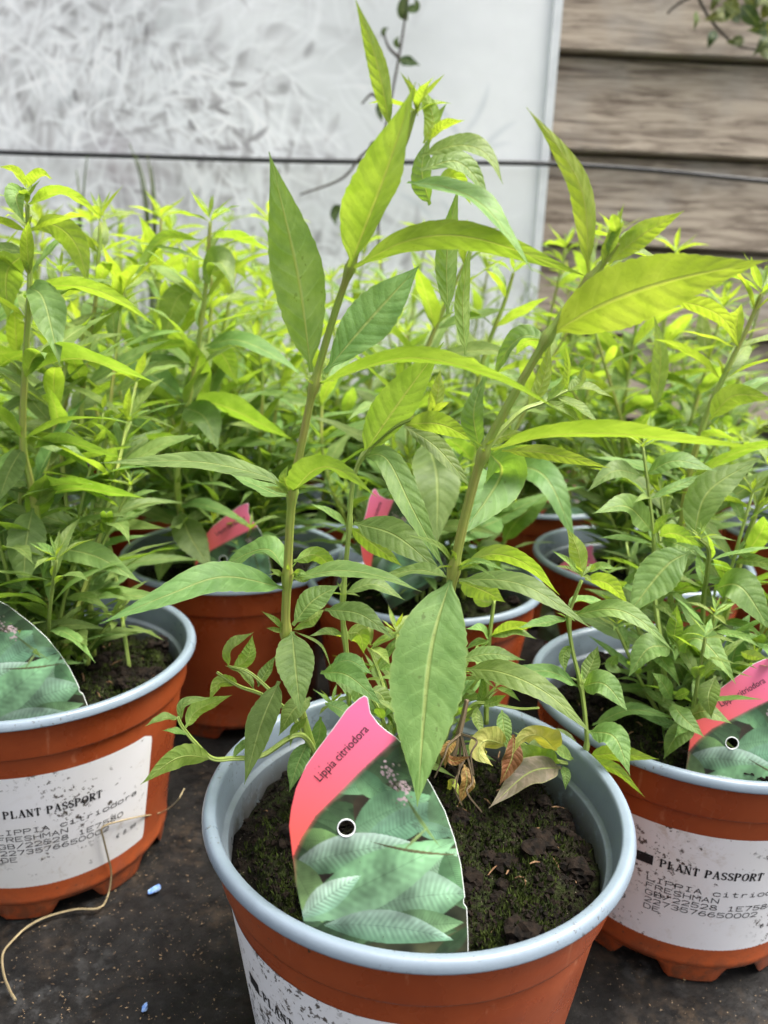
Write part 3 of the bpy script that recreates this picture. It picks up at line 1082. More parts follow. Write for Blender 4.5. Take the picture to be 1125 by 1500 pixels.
# stroke lettering for the wide printer face and serif capitals, built as flat outlines
MONO = {
    'A': [[(0, 0), (.5, 1), (1, 0)], [(.2, .36), (.8, .36)]], 'B': [[(0, 0), (0, 1), (.75, 1), (.9, .85), (.9, .65), (.75, .53), (0, .53)], [(.75, .53), (1, .38), (1, .14), (.8, 0), (0, 0)]],
    'C': [[(1, .8), (.8, 1), (.2, 1), (0, .8), (0, .2), (.2, 0), (.8, 0), (1, .2)]], 'D': [[(0, 0), (0, 1), (.7, 1), (1, .75), (1, .25), (.7, 0), (0, 0)]],
    'E': [[(1, 1), (0, 1), (0, 0), (1, 0)], [(0, .53), (.75, .53)]], 'F': [[(1, 1), (0, 1), (0, 0)], [(0, .53), (.75, .53)]],
    'G': [[(1, .8), (.8, 1), (.2, 1), (0, .8), (0, .2), (.2, 0), (.8, 0), (1, .2), (1, .45), (.6, .45)]], 'H': [[(0, 0), (0, 1)], [(1, 0), (1, 1)], [(0, .52), (1, .52)]],
    'I': [[(.2, 1), (.8, 1)], [(.5, 1), (.5, 0)], [(.2, 0), (.8, 0)]], 'L': [[(0, 1), (0, 0), (1, 0)]], 'M': [[(0, 0), (0, 1), (.5, .45), (1, 1), (1, 0)]],
    'N': [[(0, 0), (0, 1), (1, 0), (1, 1)]], 'P': [[(0, 0), (0, 1), (.8, 1), (1, .85), (1, .62), (.8, .48), (0, .48)]],
    'R': [[(0, 0), (0, 1), (.8, 1), (1, .85), (1, .64), (.8, .5), (0, .5)], [(.55, .5), (1, 0)]], 'S': [[(1, .82), (.8, 1), (.2, 1), (0, .82), (.15, .58), (.85, .42), (1, .18), (.8, 0), (.2, 0), (0, .18)]],
    'c': [[(1, .55), (.8, .7), (.2, .7), (0, .5), (0, .2), (.2, 0), (.8, 0), (1, .15)]], 'i': [[(.2, .68), (.5, .68), (.5, 0)], [(.15, 0), (.85, 0)], [(.49, .93), (.51, .97)]],
    't': [[(.4, .95), (.4, .15), (.55, 0), (.9, .05)], [(.1, .68), (.85, .68)]], 'r': [[(.2, .68), (.2, 0)], [(.2, .45), (.5, .68), (.9, .66)]],
    'o': [[(.2, 0), (0, .2), (0, .5), (.2, .7), (.8, .7), (1, .5), (1, .2), (.8, 0), (.2, 0)]], 'd': [[(1, 1), (1, 0)], [(1, .5), (.8, .7), (.2, .7), (0, .5), (0, .2), (.2, 0), (.8, 0), (1, .2)]],
    'a': [[(.1, .62), (.3, .7), (.75, .7), (.95, .55), (.95, 0)], [(.95, .4), (.25, .4), (.05, .22), (.2, 0), (.7, 0), (.95, .18)]],
    '/': [[(0, -.08), (1, 1.08)]], '0': [[(.25, 0), (0, .25), (0, .75), (.25, 1), (.75, 1), (1, .75), (1, .25), (.75, 0), (.25, 0)]],
    '1': [[(.2, .8), (.5, 1), (.5, 0)], [(.2, 0), (.8, 0)]], '2': [[(0, .8), (.2, 1), (.8, 1), (1, .8), (1, .6), (0, 0), (1, 0)]],
    '3': [[(0, .85), (.2, 1), (.8, 1), (1, .8), (.8, .53), (.4, .53)], [(.8, .53), (1, .28), (.8, 0), (.2, 0), (0, .15)]], '5': [[(1, 1), (.1, 1), (.05, .55), (.7, .6), (1, .42), (1, .18), (.75, 0), (.2, 0), (0, .15)]],
    '6': [[(.9, .95), (.4, .95), (0, .5), (0, .2), (.25, 0), (.75, 0), (1, .2), (1, .4), (.75, .56), (.25, .56), (0, .35)]], '7': [[(0, 1), (1, 1), (.35, 0)]],
    '8': [[(.5, .54), (.1, .7), (.1, .88), (.3, 1), (.7, 1), (.9, .88), (.9, .7), (.5, .54), (0, .32), (0, .15), (.25, 0), (.75, 0), (1, .15), (1, .32), (.5, .54)]],
    '€': [[(1, .85), (.75, 1), (.45, 1), (.2, .75), (.2, .25), (.45, 0), (.75, 0), (1, .15)], [(0, .58), (.7, .58)], [(0, .4), (.65, .4)]], '.': [[(.45, 0), (.55, .06)]],
}


def stroke_quads(poly, w, out_v, out_f):
    for a, b in zip(poly[:-1], poly[1:]):
        dx, dy = b[0] - a[0], b[1] - a[1]
        L = math.hypot(dx, dy) or 1e-9
        nx, ny = -dy / L * w / 2, dx / L * w / 2
        ex, ey = dx / L * w * 0.4, dy / L * w * 0.4
        n = max(1, int(L / 0.0012))
        i0 = len(out_v)
        for k in range(n + 1):
            t = k / n
            sx = -ex if k == 0 else (ex if k == n else 0)
            sy = -ey if k == 0 else (ey if k == n else 0)
            x, y = a[0] + dx * t + sx, a[1] + dy * t + sy
            out_v += [(x + nx, y + ny), (x - nx, y - ny)]
        for k in range(n):
            j = i0 + 2 * k
            out_f.append((j, j + 1, j + 3, j + 2))


def serif_text(s, x, y, h, adv, V, Fc):
    """bold serif capitals: heavy uprights, thin bars, bracket feet"""
    th, tn = h * 0.20, h * 0.085
    def st(p, w): stroke_quads([(x + q[0] * cw, y + q[1] * h) for q in p], w, V, Fc)
    def foot(px, top=False):
        yy = 1 - 0.03 if top else 0.03
        st([(px - 0.16, yy), (px + 0.16, yy)], tn)
    def bowl(cx, cy, rx, ry, a0, a1, heavy):
        pts = [(cx + rx * math.cos(math.radians(a)), cy + ry * math.sin(math.radians(a))) for a in np.linspace(a0, a1, 14)]
        for q0, q1 in zip(pts[:-1], pts[1:]):
            mx = abs((q0[0] + q1[0]) / 2 - cx) / max(rx, 1e-6)
            st([q0, q1], tn + (th - tn) * heavy * mx ** 1.5)
    for ch in s:
        cw = adv * (0.80 if ch not in 'S' else 0.70)
        if ch == 'P' or ch == 'R':
            st([(.18, 0), (.18, 1)], th); foot(.18); foot(.18, True)
            bowl(.42, .74, .40, .24, 90, -90, 1.0); st([(.18, .98), (.45, .98)], tn); st([(.18, .50), (.45, .50)], tn)
            if ch == 'R': st([(.48, .5), (.90, .02)], th * .9); foot(.92)
        elif ch == 'L':
            st([(.18, 0), (.18, 1)], th); foot(.18, True); foot(.14); st([(.1, .03), (.85, .03)], tn); st([(.85, .0), (.88, .28)], tn)
        elif ch == 'A':
            st([(.08, .02), (.48, 1)], tn); st([(.48, 1), (.86, .02)], th); st([(.24, .34), (.68, .34)], tn); foot(.08); foot(.88)
        elif ch == 'N':
            st([(.14, .02), (.14, 1)], tn); st([(.14, 1), (.84, 0)], th); st([(.84, 0), (.84, 1)], tn); foot(.14); foot(.84, True); foot(.08, True)
        elif ch == 'T':
            st([(.46, 0), (.46, 1)], th); foot(.46); st([(.02, .97), (.90, .97)], tn); st([(.03, .98), (.02, .75)], tn); st([(.89, .98), (.90, .75)], tn)
        elif ch == 'S':
            bowl(.46, .75, .36, .23, 20, 270, .75); bowl(.46, .26, .38, .24, 90, -160, .75); st([(.22, .62), (.74, .40)], th * .9)
        elif ch == 'O':
            bowl(.48, .5, .44, .49, 0, 360, 1.0)
        x += adv * (0.5 if ch == ' ' else (0.82 if ch == 'S' else 1.0))
    return x


# label sheet in its own flat coordinates (metres): u along the wrap, w up
LAB_W, LAB_H, LAB_Z0 = 0.106, 0.0765, 0.0205


def label_meshes():
    V, Fc = [], []
    serif_text('PLANT PASSPORT', 0.0275, 0.0510, 0.0046, 0.00366, V, Fc)
    rows = [('A  LIPPIA citriodora', 0.0400), ('   FRESHMAN', 0.0353), ('B  GB/22528 1E7580', 0.0306), ('C  2273576650002', 0.0259), ('D  DE', 0.0212)]
    for text, w0 in rows:
        x = 0.0095
        for ch in text:
            for poly in MONO.get(ch, ()):
                stroke_quads([(x + p[0] * 0.0032, w0 + p[1] * 0.0030) for p in poly], 0.00044, V, Fc)
            x += 0.0044
    x = 0.084
    for ch in '€ 8.99':
        for poly in MONO.get(ch, ()) if ch not in '9' else ([(1, .5), (.2, .5), (0, .75), (.3, 1), (.8, 1), (1, .75), (.9, .2), (.3, 0)],):
            stroke_quads([(x + p[0] * 0.0018, 0.0165 + p[1] * 0.0026) for p in poly], 0.0004, V, Fc)
        x += 0.0024
    # flag square
    i0 = len(V)
    nx = 6
    for k in range(nx + 1):
        V += [(0.0165 + 0.0078 * k / nx, 0.0500), (0.0165 + 0.0078 * k / nx, 0.0560)]
    for k in range(nx): Fc.append((i0 + 2 * k, i0 + 2 * k + 2, i0 + 2 * k + 3, i0 + 2 * k + 1))
    def wrap(u, w, off):
        z = LAB_Z0 + w
        r = body_r(z) + off
        a = (u - LAB_W / 2) / 0.0745
        return (r * math.cos(a), r * math.sin(a), z)
    ink = new_mesh('lettering', [wrap(u, w, 0.00042) for u, w in V], Fc, MAT['ink'], smooth=False)
    nu, nw = 60, 24
    verts, faces = [], []
    rc = 0.006
    for j in range(nw + 1):
        w = LAB_H * j / nw
        dy = max(0.0, rc - w, w - (LAB_H - rc))
        inset = rc - math.sqrt(max(0.0, rc * rc - dy * dy))
        for i in range(nu + 1):
            u = inset + (LAB_W - 2 * inset) * i / nu
            verts.append(wrap(u, w, 0.00026))
    for j in range(nw):
        for i in range(nu):
            a = j * (nu + 1) + i
            faces.append((a, a + 1, a + nu + 2, a + nu + 1))
    lab = new_mesh('passport_label', verts, faces, MAT['label'])
    return lab, ink


ME_LABEL, ME_INK = label_meshes()


def soil_meshes(seed, res, crumbs):
    rs = random.Random(seed)
    R = 0.0800
    verts, faces = [(0, 0, 0)], []
    nr, na = res, res * 3
    def hgt(x, y):
        r = math.hypot(x, y) / R
        h = 0.106 + 0.008 * (1 - r * r)
        h += 0.0105 * noise.noise(Vector((x * 30, y * 30, seed)))
        h += 0.0075 * abs(noise.noise(Vector((x * 52, y * 52, seed + 3)))) + 0.004 * max(0, noise.noise(Vector((x * 95, y * 95, seed + 11))))
        h += 0.0022 * noise.noise(Vector((x * 170, y * 170, seed + 7))) + 0.0013 * noise.noise(Vector((x * 420, y * 420, seed + 5)))
        return h - 0.006 * max(0, r - 0.86) / 0.14
    verts[0] = (0, 0, hgt(0, 0))
    for i in range(1, nr + 1):
        for k in range(na):
            a = 2 * math.pi * k / na
            r = R * i / nr
            x, y = r * math.cos(a), r * math.sin(a)
            rr = min(1, (0.0775 + 0.00001) / max(r, 1e-6)) if i == nr else 1
            verts.append((x * rr, y * rr, hgt(x, y)))
    for k in range(na): faces.append((0, 1 + k, 1 + (k + 1) % na))
    for i in range(nr - 1):
        for k in range(na):
            a, b = 1 + i * na + k, 1 + i * na + (k + 1) % na
            faces.append((a, a + na, b + na, b))
    surf = new_mesh('surface', verts, faces, MAT['soil'])
    cv, cf, mv, mf = [], [], [], []
    def lump(V_, F_, c, s, flat=1.0):
        i0 = len(V_)
        q = [(1, 0, 0), (-1, 0, 0), (0, 1, 0), (0, -1, 0), (0, 0, 1), (0, 0, -1)]
        rot = Matrix.Rotation(rs.uniform(0, 6), 3, Vector((rs.uniform(-1, 1), rs.uniform(-1, 1), rs.uniform(-1, 1))).normalized())
        for p in q:
            d = rot @ (Vector(p) * s * rs.uniform(0.5, 1.35))
            V_.append((c[0] + d.x, c[1] + d.y, c[2] + d.z * flat))
        for a_ in (0, 1):
            for b_ in (2, 3):
                for d_ in (4, 5): F_.append((i0 + a_, i0 + b_, i0 + d_))
    for i in range(crumbs):
        a, r = rs.uniform(0, 6.283), R * 0.95 * math.sqrt(rs.random())
        x, y = r * math.cos(a), r * math.sin(a)
        lump(cv, cf, (x, y, hgt(x, y) + 0.0003), rs.choice((0.0004, 0.0006, 0.0007, 0.0009, 0.0012, 0.0018)), 0.8)
    for i in range(int(crumbs / 60)):                    # clods
        a, r = rs.uniform(0, 6.283), R * 0.9 * math.sqrt(rs.random())
        x, y = r * math.cos(a), r * math.sin(a)
        sz = rs.uniform(0.003, 0.0065)
        bm = bmesh.new()
        bmesh.ops.create_icosphere(bm, subdivisions=3, radius=sz)
        k0 = len(cv)
        off = Vector((rs.uniform(0, 50), rs.uniform(0, 50), 0))
        for v_ in bm.verts:
            nn = noise.noise(v_.co * 260 + off) * 0.5 + noise.noise(v_.co * 700 + off) * 0.35
            q_ = v_.co * (1 + nn)
            cv.append((x + q_.x, y + q_.y, hgt(x, y) + 0.0005 + q_.z * 0.7))
        cf += [tuple(k0 + v_.index for v_ in f_.verts) for f_ in bm.faces]
        bm.free()
    crumb = new_mesh('crumbs', cv, cf, MAT['crumb'], smooth=False)
    # moss: cushions of tiny upright blades
    for c in range(int(crumbs / 28)):
        a, r = rs.uniform(0, 6.283), R * 0.92 * math.sqrt(rs.random())
        cx, cy = r * math.cos(a), r * math.sin(a)
        rad = rs.uniform(0.003, 0.013)
        for k in range(int(70 * (rad / 0.006))):
            x, y = cx + rs.gauss(0, rad * 0.55), cy + rs.gauss(0, rad * 0.55)
            if math.hypot(x, y) > R * 0.95: continue
            z = hgt(x, y)
            hh = rs.uniform(0.0012, 0.0030)
            i0 = len(mv)
            an = rs.uniform(0, 6.283)
            w = rs.uniform(0.0003, 0.0007)
            mv += [(x - w * math.cos(an), y - w * math.sin(an), z - 0.0005), (x + w * math.cos(an), y + w * math.sin(an), z - 0.0005), (x + rs.gauss(0, 0.001), y + rs.gauss(0, 0.001), z + hh)]
            mf.append((i0, i0 + 1, i0 + 2))
    moss = new_mesh('moss', mv, mf, MAT['moss'], smooth=False)
    bv, bf = [], []
    for i in range(int(crumbs / 110)):
        a, r = rs.uniform(0, 6.283), R * 0.9 * math.sqrt(rs.random())
        x, y = r * math.cos(a), r * math.sin(a)
        L, an = rs.uniform(0.003, 0.010), rs.uniform(0, 6.28)
        p0 = Vector((x, y, hgt(x, y) + 0.001))
        dv_ = Vector((math.cos(an), math.sin(an), rs.uniform(-0.1, 0.4))) * L
        vv, ff, _ = tube_data([p0, p0 + dv_ * 0.5 + Vector((0, 0, 0.0006)), p0 + dv_], [0.0002, 0.0004, 0.0002], 4)
        k0 = len(bv)
        bv += [tuple(q) for q in vv]
        bf += [tuple(k0 + j for j in q) for q in ff]
    bark = new_mesh('fibres', bv, bf, MAT['bark'], smooth=False)
    return surf, crumb, moss, bark


SOIL_HI = soil_meshes(2, 60, 4200)
SOIL_LO = soil_meshes(5, 26, 900)


def make_pot(x, y, label_deg, foot_deg, pot_label, soil_label, group=None, soil_group=None, hi=False, rot=0.0, with_label=True):
    root = empty('plant_pot', (x, y, 0.0))
    tag(root, pot_label, 'pot', group)
    for nm, me in (('body', ME_BODY), ('rim', ME_RIM), ('base', ME_BASE)):
        o = link(nm, me, root, False)
        o.rotation_euler.z = math.radians(foot_deg)
    if with_label:
        lab = link('passport_label', ME_LABEL, root, False)
        lab.rotation_euler.z = math.radians(label_deg)
        lab['label'] = 'white printed passport label speckled with soil'
        link('lettering', ME_INK, lab, False)
    s = empty('compost', (x, y, 0.0))
    tag(s, soil_label, 'soil', soil_group, 'stuff')
    for nm, me in zip(('surface', 'crumbs', 'moss', 'fibres'), SOIL_HI if hi else SOIL_LO):
        o = link(nm, me, s, False)
        o['kind'] = 'stuff'
        o.rotation_euler.z = rot
    return root


POT_F, POT_L, POT_R = (0.019, 0.287), (-0.199, 0.412), (0.176, 0.389)
POT_ML, POT_M, POT_MR = (-0.120, 0.597), (0.033, 0.557), (0.219, 0.625)
make_pot(*POT_F, -120, 0, 'terracotta pot with grey-blue rim whose plant tag stands in front of two tall leaning stems',
         'dark mossy compost around the upright plant tag below the two tall leaning stems', hi=True, rot=0.4)
make_pot(*POT_L, -62, -12, 'terracotta pot with grey-blue rim and a dry stalk leaning on its white label',
         'dark compost in the pot with the dry stalk leaning on its label', hi=True, rot=2.0)
make_pot(*POT_R, -97, -97 + 22.5, 'terracotta pot with white label showing a black square and heavy soil splashes',
         'dark compost in the pot with the soil-splashed label', hi=True, rot=3.5)
make_pot(*POT_ML, 90, 10, 'unlabelled terracotta pot side standing behind the pot with the dry stalk', 'compost in the pot standing behind the dry stalk pot', rot=1.0)
make_pot(*POT_M, 100, 30, 'terracotta pot holding a tag turned edge-on, straight behind the two-stemmed plant', 'compost in the pot with the edge-on pink tag', rot=2.2)
make_pot(*POT_MR, 95, 50, 'terracotta pot mostly hidden by foliage behind the pot with soil-splashed label', 'compost in the half-hidden pot behind the soil-splashed label', rot=4.0)
FAR_POTS = [(-0.325, 0.625), (0.425, 0.73), (-0.02, 0.765), (0.165, 0.83), (-0.235, 0.79), (-0.44, 0.83), (0.36, 0.92), (0.56, 0.90), (-0.33, 0.99), (-0.12, 0.965), (0.055, 1.0), (0.25, 1.07), (0.46, 1.10), (-0.55, 1.04), (-0.22, 1.16), (0.0, 1.2), (0.66, 1.08)]
FAR_WHERE = {0: 'beside the grey lavender, behind the dry stalk pot', 1: 'next to the half-hidden pot, below the bare fence boards',
             2: 'one row behind the edge-on tag pot and the small pink tag pot', 3: 'with the glimpsed pink tag, one row from the half-hidden pot',
             4: 'one row behind the small pink tag pot, below the chives'}
for k, (x, y) in enumerate(FAR_POTS):
    if k in FAR_WHERE:
        make_pot(x, y, 90, k * 17, 'terracotta pot ' + FAR_WHERE[k], 'compost in the pot ' + FAR_WHERE[k], 'pots in the crowded rows towards the fence', 'compost of the pots towards the fence', rot=k * 0.7, with_label=False)
        continue
    make_pot(x, y, 90, k * 17, 'terracotta pot with grey-blue rim in the crowded far rows at the panel and fence', 'compost in a pot of the crowded far rows',
             'pots in the crowded rows towards the fence', 'compost of the pots towards the fence', rot=k * 0.7, with_label=False)

# ------------------------------------------------------------------ plant tags
TAG_C = Vector((0.006, 0.2145, 0.128))
TAG_N = Vector((0.12, -1.0, 0.24)).normalized()       # faces the viewer, leaning back
TAG_X = Vector((0, 0, 1)).cross(-TAG_N).normalized() * -1
if TAG_X.x < 0: TAG_X = -TAG_X
TAG_Y = TAG_N.cross(TAG_X).normalized()
if TAG_Y.z < 0: TAG_Y = -TAG_Y


def tag_uv(px, py):
    """sight line through the print -> the tag's own flat coordinates (metres)"""
    d = ray(px, py)
    t = (TAG_C - CAM).dot(TAG_N) / d.dot(TAG_N)
    p = CAM + d * t - TAG_C
    return p.dot(TAG_X), p.dot(TAG_Y)


def build_tag_meshes():
    left = [(1020, 533), (1024, 526), (1040, 508), (1070, 487), (1100, 465), (1125, 448), (1160, 433), (1190, 426), (1215, 423), (1250, 427), (1300, 433), (1340, 442), (1400, 452)]
    rgt = [(1020, 535), (1023, 539), (1030, 540), (1045, 543), (1060, 554), (1070, 565), (1080, 580), (1100, 600), (1150, 632), (1190, 653), (1230, 667), (1270, 677), (1318, 683), (1322, 681), (1328, 681.5), (1334, 686), (1378, 688), (1400, 688)]
    y = np.concatenate([np.arange(1020, 1026, 0.7), np.arange(1026, 1400.1, 1.5)])
    xl = np.interp(y, [p[0] for p in left], [p[1] for p in left])
    xr = np.interp(y, [p[0] for p in rgt], [p[1] for p in rgt])
    nx = 150
    s = np.linspace(0, 1, nx)
    X = xl[:, None] + (xr - xl)[:, None] * s[None, :]
    Y = np.repeat(y[:, None], nx, 1)
    # --- paint (in the print's pixel grid)
    rng = np.random.default_rng(11)
    G = 2.0
    x0, y0 = 415, 1010
    Hh, Ww = int(400 * G), int(290 * G)
    img = np.empty((Hh, Ww, 3))
    img[:] = (60, 66, 52)
    nz = vnoise((Hh, Ww), 45, rng)
    img += ((nz - 0.5) * 46)[..., None] * np.array([1.0, 1.05, 0.7])
    gx, gy = np.meshgrid(np.arange(Ww) / G + x0, np.arange(Hh) / G + y0)
    def blade(ax, ay, bx, by, w, c1, c2, bend=0.0, rib=0.12, al=1.0, freq=24):
        dx, dy = bx - ax, by - ay
        ex = 0.10
        ax, ay, bx, by = ax - dx * ex, ay - dy * ex, bx + dx * ex, by + dy * ex
        dx, dy = bx - ax, by - ay
        w = w * 1.12
        rib = rib * 0.7
        L = math.hypot(dx, dy)
        u = ((gx - ax) * dx + (gy - ay) * dy) / L / L
        v = (-(gx - ax) * dy + (gy - ay) * dx) / L
        v = v - bend * L * 4 * u * (1 - u)
        hw = w / 2 * np.clip(np.sin(np.pi * np.clip(u, 0, 1) ** 0.9), 0, 1) ** 1.05
        cov = np.clip((hw - np.abs(v)) * 1.4 + 0.4, 0, 1) * ((u > 0) & (u < 1)) * al
        side = np.clip(v / (hw + 1e-6), -1, 1)
        shade = 0.5 + 0.5 * side
        col = np.asarray(c1)[None, None] * (1 - shade[..., None]) + np.asarray(c2)[None, None] * shade[..., None]
        ribs = np.sin((u * freq - np.abs(side) * 1.6) * 2 * np.pi)
        col = col * (0.80 + 0.40 * np.clip(u, 0, 1))[..., None]
        col = col * (1 + rib * ribs * np.clip(1 - np.abs(side) ** 3, 0, 1))[..., None]
        mid = np.clip(1 - np.abs(v) / 1.1, 0, 1)
        col = col * (1 - 0.16 * mid[..., None])
        img[:] = img * (1 - cov[..., None]) + np.clip(col, 0, 255) * cov[..., None]
    q = lambda x, y: (410 + x / 3.75, 1000 + y / 3.75)
    dark, mid_, lite = (70, 112, 88), (98, 150, 118), (140, 186, 168)
    for j in range(60):
        cx, cy, a = rng.uniform(430, 690), rng.uniform(1080, 1390), rng.uniform(-0.9, 0.7)
        L = rng.uniform(50, 120)
        k = rng.uniform(0.7, 1.0)
        blade(cx - L / 2 * math.cos(a), cy - L / 2 * math.sin(a), cx + L / 2 * math.cos(a), cy + L / 2 * math.sin(a), rng.uniform(16, 30), np.array((66, 98, 70)) * k, np.array((86, 122, 92)) * k, rng.normal(0, 0.05), 0.06)
    for c in ((520, 640, 420, 750, 60), (860, 740, 640, 860, 66), (700, 860, 520, 880, 40), (330, 1040, 170, 1120, 70), (900, 1130, 780, 1080, 50), (480, 1290, 410, 1320, 60), (850, 1290, 650, 1310, 50)):
        a, b = q(c[0], c[1]), q(c[2], c[3])
        blade(*a, *b, c[4] / 1.6, (42, 40, 36), (56, 52, 44), 0, 0.0)
    blade(*q(100, 880), *q(320, 860), 34, (96, 132, 88), (84, 118, 80), 0.03)
    blade(*q(330, 610), *q(600, 590), 22, (92, 140, 112), (112, 160, 128), -0.10)
    blade(*q(420, 480), *q(600, 640), 30, (80, 128, 100), (104, 150, 116), 0.05)
    blade(*q(430, 800), *q(800, 640), 54, (106, 158, 128), (128, 178, 150), -0.04, 0.07)
    blade(*q(480, 860), *q(880, 660), 40, (128, 178, 160), (100, 150, 128), 0.03, 0.10)
    blade(*q(850, 620), *q(980, 860), 46, (104, 158, 120), (120, 168, 136), 0.0)
    blade(*q(740, 780), *q(960, 830), 22, (130, 180, 160), (110, 160, 140), 0.06)
    blade(*q(90, 1060), *q(740, 920), 48, (160, 190, 194), (104, 158, 124), -0.08, 0.13, freq=26)
    blade(*q(60, 1000), *q(220, 1300), 50, (104, 140, 98), (120, 156, 110), 0.0, 0.05)
    blade(*q(700, 1100), *q(970, 930), 40, (120, 168, 140), (150, 190, 175), 0.05, 0.12)
    blade(*q(920, 960), *q(1000, 1180), 40, (110, 160, 122), (96, 148, 112), 0.0)
    blade(*q(540, 1230), *q(1000, 1180), 74, (146, 186, 176), (112, 162, 132), -0.05, 0.10, freq=20)
    blade(*q(600, 1300), *q(980, 1330), 38, (100, 142, 108), (120, 160, 128), 0.03, 0.08)
    blade(*q(160, 1290), *q(920, 900), 70, (122, 176, 142), (132, 184, 154), -0.02, 0.05, freq=18)
    blade(*q(140, 1290), *q(420, 1080), 34, (172, 206, 204), (128, 178, 160), -0.03, 0.16, freq=16)
    blade(*q(300, 1350), *q(900, 1420), 44, (150, 186, 184), (104, 152, 132), -0.06, 0.12, freq=22)
    blade(*q(700, 640), *q(870, 890), 5, (132, 168, 112), (112, 150, 100), 0.02, 0.0)
    blade(*q(690, 910), *q(810, 800), 4, (150, 180, 128), (130, 165, 110), 0.0, 0.0)
    blade(*q(540, 880), *q(970, 950), 4, (112, 120, 88), (96, 100, 80), 0.03, 0.0)
    for k in range(70):                                   # lilac flower spike
        t = rng.random()
        cx, cy = q(590 + 110 * t + rng.normal(0, 26), 470 + 170 * t + rng.normal(0, 22))
        r = rng.uniform(1.2, 2.7)
        d = np.hypot(gx - cx, gy - cy)
        cov = np.clip((r - d) * 1.5 + 0.5, 0, 1)[..., None]
        c = np.array((214, 196, 222)) if rng.random() < 0.62 else np.array((134, 140, 128))
        img[:] = img * (1 - cov) + c * cov
    lum = 0.66 + 0.5 * vnoise((Hh, Ww), 60, rng) + 0.14 * (vnoise((Hh, Ww), 14, rng) - 0.5)
    img[:] = img * lum[..., None] * np.array([1.02, 0.97, 0.88])
    # pink band
    band_x = np.interp(gy, [1000, 1080, 1091, 1110, 1133, 1160, 1197, 1230, 1262], [640, 583, 570, 549, 525, 499, 463, 442, 428])
    g = np.clip((gy - 1040) / 190, 0, 1)[..., None]
    pink = np.array((238, 116, 160)) * (1 - g) + np.array((255, 104, 96)) * g
    lightx = np.clip((gx - 440) / 150, 0, 1)[..., None]
    pink = pink * (1 - 0.12 * lightx) + np.array((222, 118, 176)) * 0.12 * lightx
    d = gx - band_x
    tr = np.clip((8 - d) / 8, 0, 1) * (d > 0) * 0.45
    img[:] = img * (1 - tr[..., None]) + pink * tr[..., None]
    cov = np.clip(0.5 - d * 1.2, 0, 1)[..., None]
    img[:] = img * (1 - cov) + pink * cov
    img = np.clip(img * 0.97, 0, 250)
    ix = np.clip(((X - x0) * G).astype(int), 0, Ww - 1)
    iy = np.clip(((Y - y0) * G).astype(int), 0, Hh - 1)
    col = img[iy, ix]
    # white die-cut margin
    e = np.minimum((X - xl[:, None]) * 1.6 + (Y < 1120) * 0.0, xr[:, None] - X)
    m = (e < 0.9) & ((X > 0.5 * (xl + xr)[:, None]) | (Y < 1130))
    col[m] = (238, 240, 238)
    P = np.empty(X.shape + (3,))
    A = np.empty(X.shape + (2,))
    for i in range(X.shape[0]):
        for j in range(X.shape[1]):
            A[i, j] = tag_uv(X[i, j], Y[i, j])
    P[..., 0], P[..., 2] = A[..., 0], A[..., 1]
    # gentle bow of the thin plastic card
    P[..., 1] = 1.2 * (P[..., 0] ** 2) * 2.0
    hx, hy = tag_uv(507.5, 1213.5)
    rr = 0.0030
    me, quads, n = grid_mesh('card', P, None, None)
    cen = P.reshape(-1, 3)[quads].mean(1)
    keep = np.hypot(cen[:, 0] - hx, cen[:, 2] - hy) > rr
    finish_grid(me, quads[keep], lin(col) * 0.92, MAT['tag'])
    me.materials.append(MAT['white_card'])
    # punched hole edge
    bow = lambda x: 2.4 * x * x
    V_, F_ = [], []
    for k in range(28):
        a = 2 * math.pi * k / 28
        for r_, o_ in ((rr - 0.00025, -0.0003), (rr + 0.00012, -0.0003), (rr + 0.00012, 0.0006), (rr - 0.00025, 0.0006)):
            x = hx + r_ * math.cos(a)
            V_.append((x, bow(x) + o_, hy + r_ * math.sin(a)))
    for k in range(28):
        for s_ in range(4):
            s2, k2 = (s_ + 1) % 4, (k + 1) % 28
            F_.append((k * 4 + s_, k2 * 4 + s_, k2 * 4 + s2, k * 4 + s2))
    ring = new_mesh('hole_edge', V_, F_, MAT['white_card'])
    # lettering from the built-in face
    cu = bpy.data.curves.new('lettering', 'FONT')
    cu.body = 'Lippia citriodora'
    cu.size = 1.0
    cu.resolution_u = 3
    tmp = bpy.data.objects.new('lettering_tmp', cu)
    COL.objects.link(tmp)
    dg = bpy.context.evaluated_depsgraph_get()
    me_t = bpy.data.meshes.new_from_object(tmp.evaluated_get(dg))
    bpy.data.objects.remove(tmp)
    co = np.array([v_.co[:] for v_ in me_t.vertices])
    wid = co[:, 0].max() - co[:, 0].min()
    ax_, ay_ = tag_uv(469, 1147)
    bx_, by_ = tag_uv(541, 1069)
    L = math.hypot(bx_ - ax_, by_ - ay_)
    ux, uy = (bx_ - ax_) / L, (by_ - ay_) / L
    sc = L / wid
    for v_, c in zip(me_t.vertices, co):
        x = (c[0] - co[:, 0].min()) * sc
        yy = c[1] * sc * 1.18
        px_, py_ = ax_ + ux * x - uy * yy, ay_ + uy * x + ux * yy
        v_.co = (px_, bow(px_) - 0.00022, py_)
    me_t.materials.clear()
    me_t.materials.append(MAT['ink'])
    me_t.update()
    return me, ring, me_t


ME_TAG, ME_RING, ME_TAGTEXT = build_tag_meshes()


